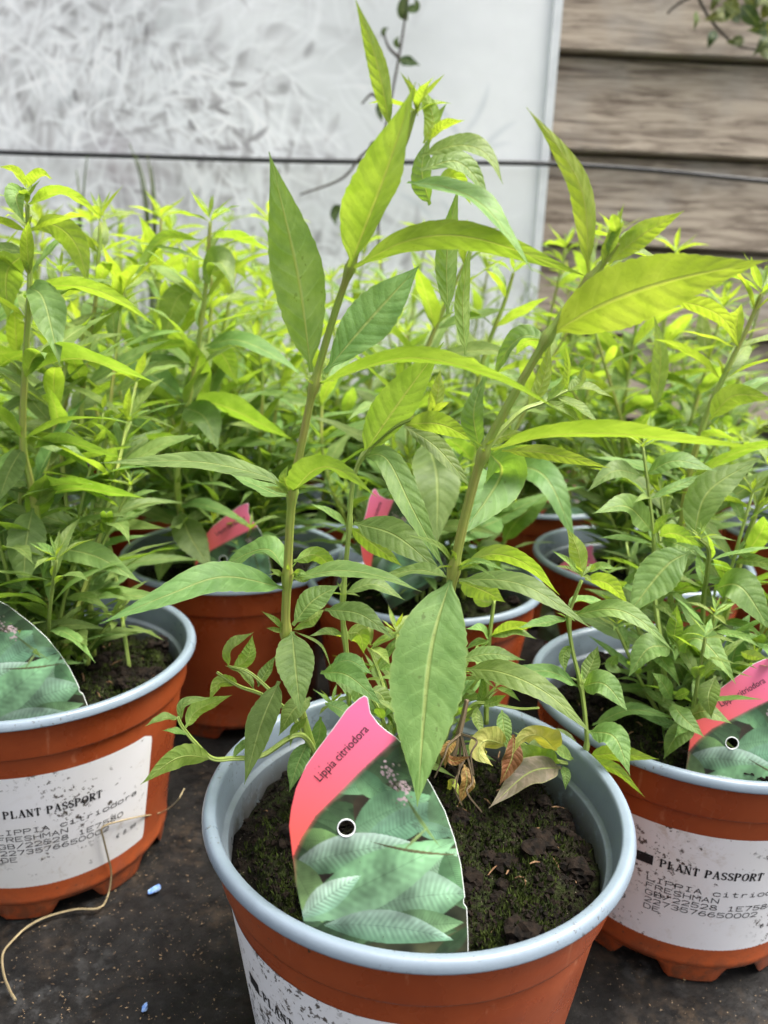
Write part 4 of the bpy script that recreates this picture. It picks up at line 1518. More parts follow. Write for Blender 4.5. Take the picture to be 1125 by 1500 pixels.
def make_tag(mat4, label, group=None):
    root = bpy.data.objects.new('plant_tag', None)
    root.empty_display_size = 0.02
    COL.objects.link(root)
    root.matrix_world = mat4
    tag(root, label, 'plant tag', group)
    c = link('card', ME_TAG, root, False)
    sd = c.modifiers.new('thickness', 'SOLIDIFY')
    sd.thickness = 0.00045
    sd.offset = 1.0 if False else -1.0
    sd.material_offset_rim = 1
    link('hole_edge', ME_RING, root, False)
    link('lettering', ME_TAGTEXT, root, False)
    return root


mt = Matrix.Identity(4)
for i in range(3):
    mt[i][0], mt[i][1], mt[i][2], mt[i][3] = TAG_X[i], -TAG_N[i], TAG_Y[i], TAG_C[i]
make_tag(mt, 'pink and green leaf-printed plant tag with punched hole below the big hanging leaf')


def tag_at(px, py, ref, Y, yaw, lean, roll, label):
    """place a tag so that its printed point `ref` sits on the given spot"""
    R = Matrix.Rotation(math.radians(yaw), 4, 'Z') @ Matrix.Rotation(math.radians(lean), 4, 'X') @ Matrix.Rotation(math.radians(roll), 4, 'Y')
    u, w = tag_uv(*ref)
    p = at(px, py, Y) - (R @ Vector((u, 2.4 * u * u, w)))
    make_tag(Matrix.Translation(p) @ R, label)


tag_at(116, 1006, (683, 1316), 0.364, 14, -8, -13, 'leaf-printed plant tag in the compost of the pot with the dry stalk')
tag_at(1072, 1088, (507, 1213), 0.335, -8, -14, 10, 'pink and green plant tag slanting out of the pot with the soil-splashed label')
tag_at(362, 738, (533, 1022), 0.532, 10, -3, 16, 'small-looking pink plant tag standing in the pot behind the dry stalk pot')
tag_at(549, 717, (535, 1022), 0.497, 35, -3, -22, 'pink plant tag turned nearly edge-on, straight behind the two-stemmed plant')
tag_at(868, 800, (535, 1022), 0.61, -10, -16, 14, 'pink plant tag half buried in foliage behind the pot with the soil-splashed label')
tag_at(835, 690, (535, 1022), 0.81, 12, -14, 10, 'small pink plant tag glimpsed between leaves in the rows towards the fence')

# ------------------------------------------------------------------ the two-stemmed plant in front
PF = empty('lemon_verbena_plant', (POT_F[0], POT_F[1], 0.105))
tag(PF, 'lemon verbena with two tall leaning stems and large pale leaves behind the upright plant tag', 'plant', 'lemon verbena plants')


def stem_px(parent, pts, r0, r1, mat='stem', name='stem', n=None, nodes=()):
    P = [at(x, y, Y) for x, y, Y in pts]
    n = n or 10 * len(P)
    path = catmull(P, n)
    rad = []
    for i, p in enumerate(path):
        r = r0 + (r1 - r0) * i / (n - 1)
        for nx_, ny_, nY in nodes:
            d = (p - at(nx_, ny_, nY)).length
            r += 0.42 * r0 * math.exp(-(d / 0.003) ** 2)
        rad.append(r)
    v, f, uv = tube_data(path, rad, 10)
    return mesh_obj(name, v, f, MAT[mat], parent, uvs=uv)


A_NODES = [(421, 925, .292), (421, 845, .290), (427, 722, .286), (459, 565, .280), (513, 393, .272)]
stem_px(PF, [(470, 1140, .300), (432, 1010, .296), (419, 930, .292), (421, 845, .290), (428, 725, .286), (441, 655, .283), (460, 565, .280), (487, 470, .276), (514, 390, .272), (552, 290, .266), (590, 215, .262), (608, 160, .260)], .0021, .0009, n=110, nodes=A_NODES)
B_NODES = [(664, 835, .272), (708, 665, .266), (802, 495, .258), (860, 405, .254)]
stem_px(PF, [(600, 1120, .300), (640, 985, .282), (663, 845, .272), (682, 755, .269), (708, 665, .266), (752, 580, .262), (802, 495, .258), (838, 440, .256), (880, 390, .253), (905, 355, .251)], .0022, .0009, n=100, nodes=B_NODES)
stem_px(PF, [(515, 1100, .325), (508, 965, .325), (502, 890, .325), (511, 780, .325), (517, 708, .325), (534, 665, .325), (580, 625, .322), (632, 605, .318)], .0013, .0008, 'stem_green', n=60, nodes=[(511, 768, .325), (503, 872, .325), (505, 930, .325), (533, 668, .325)])
stem_px(PF, [(712, 1060, .335), (715, 957, .335), (724, 879, .335)], .0013, .0008, 'stem_green')
stem_px(PF, [(690, 1080, .318), (745, 1080, .322), (790, 1105, .326), (835, 1118, .326), (858, 1099, .324), (857, 1050, .322), (850, 1000, .322), (838, 950, .322), (833, 905, .322), (838, 885, .322), (852, 850, .322)], .0012, .0008, 'stem_green', n=70, nodes=[(851, 1003, .322), (833, 908, .322), (860, 1095, .324)])
stem_px(PF, [(470, 1120, .300), (440, 1076, .292), (385, 1106, .282), (340, 1111, .276), (311, 1111, .272), (288, 1090, .272), (268, 1066, .272), (260, 1050, .272)], .0013, .0007, 'stem_green', n=50)
stem_px(PF, [(455, 1090, .305), (422, 1042, .305), (385, 1018, .300), (350, 1005, .295), (318, 985, .290)], .0012, .0006, 'stem_green')
stem_px(PF, [(400, 1015, .300), (365, 985, .302), (335, 976, .304)], .0009, .0005, 'stem_green')
stem_px(PF, [(708, 662, .266), (740, 625, .270), (768, 600, .273), (794, 590, .276), (830, 572, .28)], .0011, .0007, 'stem_green')
stem_px(PF, [(665, 1075, .318), (690, 1035, .316), (712, 1030, .314), (760, 1038, .312), (790, 1037, .310)], .0010, .0005, 'stem_green')
# woody dead wisps at the foot
stem_px(PF, [(660, 1120, .295), (676, 1060, .298), (684, 1025, .300)], .0016, .0010, 'stem_wood')
for k, (x, y) in enumerate(((650, 1110), (672, 1130), (690, 1105), (664, 1150), (684, 1160))):
    stem_px(PF, [(675, 1075, .290), (x + 8, y - 20, .285), (x, y, .280), (x - 14 + 9 * k, y + 30, .277)], .0006, .0003, 'stem_wood', 'dry_twig')

HL = [
    # stem A, top
    ([(572, 190), (553, 95), (519, -6)], 30, 168, (.262, .256, .250), .35, .55, {}),
    ([(512, 392), (565, 255), (609, 120)], 86, 213, (.266, .246, .236), .62, .45, {}),
    ([(456, 545), (436, 400), (394, 222)], 84, 172, (.280, .276, .270), .14, .12, dict(tmax=.45)),
    ([(518, 392), (600, 352), (700, 350), (866, 407)], 46, 160, (.270, .262, .255, .250), .25, .35, {}),
    ([(476, 545), (540, 470), (615, 388)], 76, 14, (.283, .288, .294), .2, .0, dict(tmax=.5)),
    ([(466, 563), (590, 525), (715, 548), (826, 604)], 28, 120, (.280, .258, .240, .226), .4, .25, {}),
    ([(428, 722), (462, 688), (500, 690), (552, 728)], 44, 128, (.286, .262, .250, .240), .35, .2, dict(tmax=.4)),
    ([(424, 722), (385, 697), (285, 676), (146, 678)], 30, 48, (.286, .288, .290, .292), .25, .05, {}),
    ([(422, 728), (400, 722), (365, 706), (330, 690)], 20, 60, (.288, .30, .308, .314), .2, .05, {}),
    ([(424, 720), (416, 700), (423, 680)], 16, 20, (.284, .280, .279), .5, .5, dict(teeth=False)),
    ([(422, 724), (410, 712), (400, 700)], 8, 20, (.284, .280, .279), .5, .6, dict(teeth=False)),
    ([(418, 722), (400, 716), (385, 712)], 7, 30, (.284, .280, .279), .5, .6, dict(teeth=False)),
    # stem A, third node
    ([(418, 862), (330, 845), (250, 870), (146, 914)], 52, 36, (.290, .272, .260, .250), .2, .0, {}),
    ([(418, 838), (395, 806), (360, 812), (320, 836)], 32, 62, (.290, .296, .30, .303), .25, .2, {}),
    ([(427, 848), (495, 836), (560, 845), (618, 867)], 24, 55, (.290, .282, .276, .272), .3, .05, {}),
    ([(430, 822), (465, 814), (502, 848)], 28, 150, (.292, .304, .315), .2, .3, {}),
    ([(429, 916), (458, 880), (497, 857)], 42, 24, (.293, .298, .303), .18, .05, dict(tmax=.5)),
    ([(428, 925), (433, 980), (441, 1049)], 80, -12, (.290, .276, .266), .16, .05, dict(tmax=.38)),
    ([(416, 922), (402, 908), (383, 895)], 9, 20, (.291, .288, .285), .5, .35, dict(teeth=False)),
    ([(416, 926), (400, 922), (390, 920)], 8, 20, (.291, .288, .285), .5, .35, dict(teeth=False)),
    ([(430, 922), (445, 918), (461, 917)], 9, 30, (.291, .288, .285), .5, .35, dict(teeth=False)),
    ([(432, 925), (470, 945), (487, 985)], 4, 30, (.291, .288, .285), .1, .35, dict(teeth=False)),
    ([(438, 915), (460, 905), (475, 893)], 26, 150, (.294, .302, .31), .3, .3, {}),
    ([(470, 985), (510, 990), (560, 1033)], 38, 24, (.300, .292, .284), .35, .15, {}),
    ([(484, 975), (512, 968), (546, 988)], 26, 40, (.305, .305, .305), .2, .0, {}),
    ([(414, 842), (404, 838), (394, 832)], 9, 20, (.289, .285, .283), .4, .4, dict(teeth=False)),
    ([(430, 842), (440, 838), (452, 843)], 10, 20, (.289, .285, .283), .4, .4, dict(teeth=False)),
    ([(430, 846), (446, 850), (458, 846)], 8, 20, (.289, .285, .283), .4, .4, dict(teeth=False)),
    # stem A, right-hand crown leaves
    ([(621, 210), (634, 172), (613, 122)], 26, 165, (.262, .262, .263), .3, .95, dict(teeth=False)),
    ([(612, 170), (606, 138), (586, 105)], 10, 20, (.260, .257, .255), .6, .8, dict(teeth=False)),
    ([(628, 215), (634, 185), (655, 150)], 14, 30, (.264, .266, .268), .5, .7, dict(teeth=False)),
    ([(630, 205), (650, 184), (681, 176)], 13, 140, (.262, .260, .258), .4, .9, dict(teeth=False)),
    ([(618, 228), (672, 213), (712, 226), (737, 270)], 24, 58, (.264, .260, .257, .254), .3, .35, {}),
    ([(616, 250), (665, 236), (695, 258), (718, 296)], 30, 48, (.266, .268, .268, .268), .3, .3, {}),
    ([(596, 268), (655, 275), (715, 308), (781, 398)], 28, 66, (.266, .258, .252, .247), .3, .25, {}),
    ([(640, 262), (668, 262), (690, 300)], 26, 150, (.272, .278, .282), .25, .6, {}),
    ([(656, 460), (655, 370), (672, 270)], 36, 165, (.300, .300, .298), .2, .1, {}),
    ([(682, 520), (678, 440), (690, 352)], 22, 150, (.31, .31, .308), .2, .3, {}),
    ([(630, 300), (618, 250), (628, 200)], 34, 40, (.275, .28, .284), .2, .1, {}),
    # stem C
    ([(509, 770), (485, 752), (453, 737)], 11, 55, (.325, .32, .317), .3, .5, dict(teeth=False)),
    ([(518, 766), (580, 785), (650, 842)], 54, 20, (.325, .312, .300), .14, .0, {}),
    ([(512, 772), (550, 800), (590, 830)], 30, 160, (.33, .335, .34), .2, .3, {}),
    ([(506, 868), (548, 856), (593, 879)], 20, 50, (.325, .325, .325), .25, .0, {}),
    ([(476, 893), (528, 900), (576, 935)], 36, 30, (.320, .312, .304), .2, .0, {}),
    ([(506, 928), (527, 930), (533, 958)], 44, 160, (.328, .335, .338), .15, .25, {}),
    ([(502, 928), (480, 926), (452, 932)], 12, 50, (.325, .318, .312), .3, .2, {}),
    ([(531, 668), (588, 585), (650, 501)], 70, 160, (.325, .315, .305), .35, .15, {}),
    ([(594, 622), (645, 622), (699, 648)], 38, 150, (.320, .312, .305), .3, .4, dict(wave=.03)),
    ([(592, 624), (640, 656), (692, 716)], 32, 30, (.322, .316, .310), .3, .25, {}),
    ([(533, 668), (566, 672), (604, 745), (653, 838)], 48, 20, (.325, .312, .300, .290), .3, .15, {}),
    ([(628, 612), (640, 585), (645, 540)], 24, 160, (.318, .318, .318), .4, .85, {}),
    ([(630, 608), (645, 596), (660, 588)], 11, 150, (.318, .315, .312), .5, .9, dict(teeth=False)),
    ([(630, 606), (634, 590), (630, 574)], 9, 10, (.318, .315, .312), .5, .8, dict(teeth=False)),
    # stem B
    ([(662, 842), (630, 960), (611, 1182)], 124, 6, (.272, .246, .214), .13, .12, dict(tmax=.46, n_len=60, wave=.04)),
    ([(665, 826), (640, 798), (597, 783)], 9, 40, (.272, .268, .264), .5, .5, dict(teeth=False)),
    ([(668, 832), (700, 822), (748, 839)], 9, 40, (.271, .262, .256), .5, .5, dict(teeth=False)),
    ([(668, 836), (695, 830), (730, 849)], 8, 40, (.271, .262, .256), .5, .5, dict(teeth=False)),
    ([(664, 824), (666, 812), (660, 805)], 9, 30, (.271, .268, .266), .5, .4, dict(teeth=False)),
    ([(674, 832), (720, 812), (770, 826), (820, 872)], 28, 130, (.273, .280, .286, .290), .2, .35, {}),
    ([(672, 850), (735, 850), (790, 868), (867, 921)], 34, 38, (.272, .264, .258, .252), .2, -.0, {}),
    ([(674, 852), (710, 866), (740, 882)], 40, 155, (.278, .290, .300), .15, .4, {}),
    ([(656, 846), (610, 835), (545, 850)], 18, 62, (.274, .286, .296), .2, .0, {}),
    ([(716, 662), (735, 690), (714, 730), (670, 790)], 84, 14, (.272, .312, .300, .282), .14, .0, dict(tmax=.5)),
    ([(720, 660), (800, 640), (900, 636), (1128, 658)], 29, 118, (.265, .250, .236, .218), .45, .4, {}),
    ([(735, 660), (800, 664), (895, 686)], 22, 150, (.270, .272, .276), .2, .6, {}),
    ([(702, 658), (694, 605), (708, 552)], 38, 35, (.268, .268, .272), .3, .0, {}),
    ([(798, 498), (768, 492), (742, 515), (722, 558)], 26, 60, (.260, .266, .27, .274), .3, .1, {}),
    ([(795, 500), (772, 500), (755, 520)], 34, 155, (.262, .275, .282), .3, .3, {}),
    ([(772, 598), (795, 560), (806, 500)], 26, 165, (.274, .276, .278), .4, .85, {}),
    ([(800, 588), (822, 566), (828, 545)], 12, 30, (.276, .276, .276), .5, .7, dict(teeth=False)),
    ([(798, 590), (830, 600), (852, 622)], 14, 40, (.276, .274, .272), .4, .7, dict(teeth=False)),
    ([(812, 580), (845, 596), (880, 622)], 13, 60, (.28, .275, .27), .4, .65, dict(teeth=False)),
    ([(830, 574), (832, 530), (826, 500)], 10, 40, (.28, .28, .28), .4, .5, dict(teeth=False)),
    ([(830, 574), (850, 560), (856, 535)], 18, 40, (.28, .282, .285), .5, .75, {}),
    ([(832, 574), (860, 568), (898, 582)], 11, 60, (.28, .282, .285), .4, .75, dict(teeth=False)),
    ([(712, 655), (735, 640), (768, 632)], 20, 150, (.272, .28, .286), .3, .5, {}),
    ([(806, 490), (880, 448), (980, 412), (1126, 381)], 100, 172, (.258, .246, .236, .226), .16, .75, dict(n_len=60, wave=.04)),
    ([(862, 400), (855, 290), (822, 222), (771, 157)], 36, 160, (.254, .250, .247, .244), .35, .8, {}),
    ([(882, 392), (900, 350), (914, 298)], 17, 130, (.252, .250, .248), .6, .75, dict(teeth=False)),
    ([(892, 385), (940, 345), (1002, 309)], 37, 160, (.252, .250, .248), .3, .85, {}),
    ([(890, 375), (902, 345), (915, 322)], 16, 20, (.251, .249, .247), .6, .6, dict(teeth=False)),
    ([(985, 440), (1030, 450), (1062, 470), (1082, 508)], 27, 150, (.262, .260, .258, .256), .25, .8, {}),
    ([(870, 398), (920, 372), (960, 380), (1000, 396)], 14, 70, (.256, .268, .275, .28), .3, .6, {}),
    # low branch on the right
    ([(853, 845), (846, 805), (830, 773)], 30, 165, (.322, .322, .322), .3, .75, {}),
    ([(850, 840), (832, 822), (808, 806)], 9, 30, (.322, .318, .314), .5, .55, dict(teeth=False)),
    ([(857, 848), (890, 855), (920, 884)], 24, 140, (.322, .318, .314), .3, .55, {}),
    ([(862, 838), (880, 830), (905, 834)], 12, 40, (.322, .318, .314), .5, .6, dict(teeth=False)),
    ([(838, 902), (895, 892), (940, 910), (985, 952)], 30, 36, (.322, .312, .305, .298), .25, .25, {}),
    ([(832, 906), (800, 912), (758, 920)], 15, 60, (.322, .318, .314), .3, .15, {}),
    ([(834, 895), (850, 880), (905, 888)], 12, 66, (.324, .33, .338), .3, .2, {}),
    ([(848, 1006), (810, 985), (770, 983), (725, 979)], 20, 50, (.322, .318, .314, .31), .2, .0, {}),
    ([(852, 1005), (885, 1002), (920, 1042)], 40, 28, (.322, .312, .304), .2, .1, {}),
    ([(853, 1002), (866, 975), (876, 946)], 32, 30, (.324, .33, .335), .2, -.0, dict(tmax=.5)),
    ([(838, 945), (826, 960), (828, 985)], 18, 30, (.322, .32, .318), .3, .2, {}),
    ([(862, 1072), (900, 1080), (923, 1136)], 38, 28, (.323, .312, .302), .2, .1, {}),
    ([(862, 1108), (905, 1104), (965, 1112)], 22, 140, (.325, .318, .312), .2, .45, {}),
    ([(845, 1124), (895, 1124), (945, 1168)], 16, 140, (.325, .312, .302), .3, .35, {}),
    ([(850, 1108), (820, 1082), (780, 1085), (752, 1072)], 24, 40, (.326, .336, .34, .34), .2, .0, {}),
    ([(825, 1122), (829, 1136), (828, 1157)], 13, 20, (.324, .318, .314), .3, .4, dict(teeth=False)),
    ([(840, 1112), (815, 1096), (795, 1085)], 16, 40, (.322, .316, .312), .3, .5, {}),
    ([(680, 980), (735, 985), (800, 1015), (869, 1076)], 42, 30, (.300, .285, .275, .268), .2, .15, {}),
    ([(676, 966), (720, 958), (769, 967)], 26, 40, (.318, .315, .312), .2, .0, {}),
    ([(720, 930), (755, 918), (792, 916)], 17, 130, (.335, .33, .327), .2, .5, {}),
    ([(718, 932), (755, 925), (786, 936)], 15, 60, (.335, .33, .327), .2, .1, {}),
    ([(716, 934), (704, 922), (682, 921)], 13, 60, (.335, .33, .327), .3, .3, {}),
    ([(717, 938), (700, 942), (680, 952)], 13, 60, (.335, .33, .327), .3, .3, {}),
    ([(724, 882), (705, 880), (690, 862)], 28, 160, (.335, .335, .335), .2, .4, {}),
    ([(735, 1040), (738, 1065), (742, 1098)], 24, 24, (.311, .306, .302), .3, .35, {}),
    ([(700, 1035), (698, 1055), (710, 1080)], 22, 40, (.314, .308, .304), .4, .3, {}),
    ([(706, 1032), (725, 1028), (742, 1018)], 14, 40, (.314, .31, .306), .3, .2, {}),
    ([(700, 1036), (708, 1010), (705, 985)], 12, 40, (.316, .318, .32), .3, .2, {}),
    ([(560, 1060), (548, 1085), (575, 1120)], 30, 150, (.29, .29, .29), .2, .55, {}),
    # low branch on the left
    ([(409, 998), (383, 1060), (358, 1149)], 46, 26, (.298, .280, .268), .22, -.0, dict(rnd=.05)),
    ([(311, 1111), (262, 1110), (206, 1149)], 34, 150, (.272, .262, .254), .2, .4, {}),
    ([(340, 1111), (358, 1090), (375, 1090)], 16, 60, (.276, .28, .285), .2, .2, {}),
    ([(262, 1052), (238, 1052), (212, 1064)], 12, 60, (.272, .268, .264), .3, .4, dict(teeth=False)),
    ([(264, 1058), (270, 1030), (310, 1022)], 12, 40, (.272, .275, .278), .3, .4, dict(teeth=False)),
    ([(272, 1066), (290, 1040), (340, 1018)], 22, 140, (.272, .28, .286), .3, .5, {}),
    ([(276, 1074), (258, 1072), (238, 1070)], 9, 60, (.272, .268, .264), .3, .4, dict(teeth=False)),
    ([(335, 978), (340, 950), (372, 926)], 22, 60, (.304, .304, .304), .5, .35, {}),
    ([(340, 980), (362, 965), (370, 930)], 24, 150, (.304, .306, .308), .3, .4, {}),
    ([(350, 1004), (322, 1000), (306, 1028)], 18, 140, (.295, .29, .286), .3, .45, {}),
    ([(378, 1006), (390, 985), (404, 960)], 30, 40, (.30, .305, .308), .3, .1, {}),
    ([(372, 1010), (355, 985), (330, 975)], 14, 60, (.30, .303, .306), .3, .3, {}),
    ([(455, 1022), (430, 1040), (408, 1078)], 40, 30, (.296, .288, .282), .2, .2, {}),
    ([(452, 1085), (436, 1120), (424, 1160)], 36, 30, (.298, .29, .284), .2, .1, {}),
    ([(470, 1050), (465, 1085), (438, 1110)], 32, 40, (.305, .30, .295), .2, .1, {}),
    ([(476, 1030), (500, 1040), (530, 1060)], 34, 40, (.31, .31, .31), .2, .05, {}),
    ([(450, 1050), (430, 1070), (425, 1095)], 12, 60, (.292, .29, .288), .2, .2, {}),
    ([(485, 990), (520, 1005), (530, 1040)], 40, 30, (.318, .318, .318), .2, .05, {}),
    ([(540, 1010), (560, 1020), (575, 1060)], 40, 30, (.32, .32, .32), .2, .1, {}),
]
for pts, w, ang, ys, fold, young, kw in HL:
    hand_leaf(PF, pts, w, ang, ys, fold, max(0, young), **kw)
for pts, w, ang, ys, mat, lab in (
        ([(742, 1092), (712, 1085), (702, 1102), (722, 1122)], 44, 150, (.304, .296, .292, .290), 'leaf_yellow', 'curled yellow-green leaf'),
        ([(752, 1076), (750, 1110), (732, 1150)], 30, 20, (.306, .302, .298), 'leaf_dead', 'withered brown leaf'),
        ([(815, 1100), (790, 1078), (765, 1082), (752, 1104)], 40, 140, (.312, .300, .296, .294), 'leaf_yellow', 'yellowing curled leaf'),
        ([(822, 1124), (775, 1132), (716, 1184)], 44, 18, (.320, .306, .292), 'leaf_purple', 'greyish purple bruised leaf'),
        ([(820, 1118), (770, 1110), (742, 1142)], 34, 130, (.324, .318, .312), 'leaf', None),
        ([(680, 1120), (684, 1145), (672, 1178)], 20, 30, (.290, .285, .282), 'leaf_dead', 'withered brown leaf'),
        ([(668, 1085), (654, 1100), (652, 1125)], 16, 30, (.288, .283, .28), 'leaf_dead', 'withered brown leaf'),
        ([(650, 1100), (664, 1115), (690, 1108)], 12, 30, (.288, .283, .28), 'leaf_dead', 'withered brown leaf'),
        ([(655, 1155), (665, 1148), (672, 1165)], 12, 30, (.284, .28, .278), 'leaf_yellow', 'small yellow leaf')):
    o = hand_leaf(PF, pts, w, ang, ys, .3, .3, mat, teeth=False, wave=.2)
    if lab: o['label'] = lab
# little buds in the axils
pwF = parent_world(PF)
for x, y, Y, s in ((421, 845, .289, .010), (427, 722, .285, .011), (459, 565, .279, .008), (664, 832, .271, .010), (708, 665, .265, .010), (851, 1003, .321, .008), (503, 872, .324, .008), (905, 352, .251, .016), (610, 165, .260, .016), (833, 908, .321, .008), (853, 845, .321, .012)):
    grow_tuft(PF, pwF, at(x, y, Y), s, 0.55, n=5)

# ------------------------------------------------------------------ neighbours with hand-placed stems
def bush(parent, pot, n, hgt, spread, ll=.04, tm=None, young=.3):
    """short leafy side shoots that hide the soil"""
    for k in range(n):
        a = k * 2.4 + random.uniform(-.3, .3)
        rr = spread * random.uniform(.45, 1.0)
        h = hgt * random.uniform(.5, 1.1)
        grow_stem(parent, [soil_pt(pot, .012 * math.cos(a), .012 * math.sin(a)), soil_pt(pot, rr * .6 * math.cos(a), rr * .6 * math.sin(a)) + Vector((0, 0, h * .6)),
                           soil_pt(pot, rr * math.cos(a), rr * math.sin(a)) + Vector((0, 0, h))], .0012, .0008, .022, ll, tm or T_NEAR, start=.25, mat='stem_green', tuft=.018, top_young=young, axil=.15)


def soil_pt(pot, dx, dy):
    return Vector((pot[0] + dx, pot[1] + dy, 0.108))


PL = empty('lemon_verbena_plant', (POT_L[0], POT_L[1], 0.105))
tag(PL, 'tall bushy lemon verbena growing in the pot with the dry stalk on its label', 'plant', 'lemon verbena plants')
grow_stem(PL, [soil_pt(POT_L, .01, .0), at(52, 745, .40), at(34, 650, .40), at(38, 520, .40), at(44, 400, .40), at(40, 300, .40)], .0024, .0011, .030, .074, T_NEAR, start=.1, tuft=.030, axil=.6)
grow_stem(PL, [soil_pt(POT_L, .02, .03), at(120, 690, .47), at(122, 560, .48), at(140, 440, .49), at(147, 325, .49)], .0022, .0010, .030, .076, T_NEAR, start=.2)
grow_stem(PL, [soil_pt(POT_L, .05, .01), at(165, 820, .44), at(144, 740, .44), at(146, 660, .44), at(151, 605, .44)], .0013, .0008, .028, .045, T_NEAR, start=.2, mat='stem_green', tuft=.018)
grow_stem(PL, [soil_pt(POT_L, -.04, .02), at(-30, 600, .44), at(-12, 430, .44), at(-5, 380, .44)], .0022, .0010, .03, .074, T_NEAR, start=.2)
for k in range(5):      # low bushy growth over the soil
    a = k * 1.25
    grow_stem(PL, [soil_pt(POT_L, .012 * math.cos(a), .012 * math.sin(a)), soil_pt(POT_L, .035 * math.cos(a), .035 * math.sin(a)) + Vector((0, 0, .03)), soil_pt(POT_L, .055 * math.cos(a), .05 * math.sin(a)) + Vector((0, 0, .055 + .02 * (k % 2)))], .0012, .0008, .016, .034, T_NEAR, start=.25, mat='stem_green', tuft=.016, top_young=.4)
for k, (x, y, t) in enumerate(((90, 400, .47), (180, 430, .49), (20, 440, .50), (100, 520, .45), (200, 560, .46))):
    b = soil_pt(POT_L, .03 * math.cos(k * 1.3), .03 * math.sin(k * 1.3))
    p = at(x, y, t)
    grow_stem(PL, [b, b.lerp(p, .5) + Vector((random.uniform(-.012, .012), 0, .01)), p], .0018, .0009, .032, .07, T_NEAR, start=.2)
LLIST = [
    ([(48, 744), (38, 800), (34, 866)], 64, 12, (.395, .382, .372), .14, .0, {}),
    ([(68, 800), (140, 815), (208, 854)], 40, 28, (.40, .385, .372), .2, .0, {}),
    ([(50, 656), (97, 648), (182, 672)], 18, 120, (.40, .385, .37), .3, .1, {}),
    ([(34, 655), (14, 690), (-4, 738)], 38, 24, (.40, .39, .38), .2, .0, {}),
    ([(42, 420), (64, 440), (88, 536)], 52, 20, (.40, .385, .372), .35, .0, dict(wave=.2)),
    ([(46, 336), (80, 330), (112, 360), (130, 420)], 38, 160, (.40, .405, .41, .412), .15, .45, {}),
    ([(43, 300), (82, 283), (115, 292), (155, 325)], 15, 120, (.40, .39, .385, .38), .3, .4, {}),
    ([(38, 370), (10, 400), (12, 470)], 46, 165, (.40, .41, .415), .15, .3, {}),
    ([(44, 420), (120, 420), (175, 440), (232, 480)], 20, 130, (.40, .39, .383, .378), .3, .4, {}),
    ([(40, 370), (5, 365), (-20, 372)], 14, 60, (.40, .39, .38), .3, .1, {}),
    ([(36, 276), (24, 290), (35, 326)], 32, 20, (.40, .388, .384), .5, .3, {}),
    ([(40, 275), (60, 256), (77, 262)], 15, 130, (.40, .394, .39), .5, .7, dict(teeth=False)),
    ([(38, 275), (20, 250), (-2, 244)], 15, 130, (.40, .394, .39), .5, .7, dict(teeth=False)),
    ([(44, 545), (100, 526), (160, 536), (230, 562)], 24, 110, (.40, .385, .375, .366), .35, .2, {}),
    ([(52, 648), (100, 660), (132, 688)], 20, 40, (.405, .41, .415), .2, .0, {}),
    ([(48, 735), (110, 716), (215, 730)], 20, 110, (.40, .40, .40), .3, .05, {}),
    ([(50, 740), (70, 730), (85, 716)], 10, 40, (.398, .394, .39), .4, .4, dict(teeth=False)),
]
for pts, w, ang, ys, fold, young, kw in LLIST:
    hand_leaf(PL, pts, w, ang, ys, fold, young, **kw)

PML = empty('lemon_verbena_plant', (POT_ML[0], POT_ML[1], 0.105))
tag(PML, 'lemon verbena growing in the pot with the small pink tag behind the dry stalk pot', 'plant', 'lemon verbena plants')
grow_stem(PML, [soil_pt(POT_ML, -.02, -.02), at(262, 740, .53), at(264, 650, .53), at(277, 580, .53), at(294, 480, .53), at(303, 400, .53), at(308, 325, .53)], .0026, .0012, .032, .084, T_NEAR, start=.15)
grow_stem(PML, [soil_pt(POT_ML, .0, .01), at(300, 600, .58), at(308, 480, .59), at(310, 400, .59)], .0022, .0012, .033, .082, T_NEAR, start=.2)
grow_stem(PML, [soil_pt(POT_ML, -.03, .03), at(220, 600, .62), at(232, 440, .63), at(236, 320, .63)], .0022, .0012, .033, .082, T_NEAR, start=.2)
grow_stem(PML, [soil_pt(POT_ML, .03, .0), at(380, 700, .59), at(385, 560, .6), at(375, 500, .6)], .0018, .001, .029, .07, T_NEAR, start=.2)
for k, (x, y, t) in enumerate(((215, 380, .60), (262, 360, .66), (345, 400, .62), (390, 440, .66), (180, 420, .66), (420, 520, .62))):
    b = soil_pt(POT_ML, .03 * math.cos(k * 1.1), .03 * math.sin(k * 1.1))
    p = at(x, y, t)
    grow_stem(PML, [b, b.lerp(p, .5) + Vector((random.uniform(-.015, .015), 0, .01)), p], .002, .001, .033, .078, T_NEAR, start=.2)
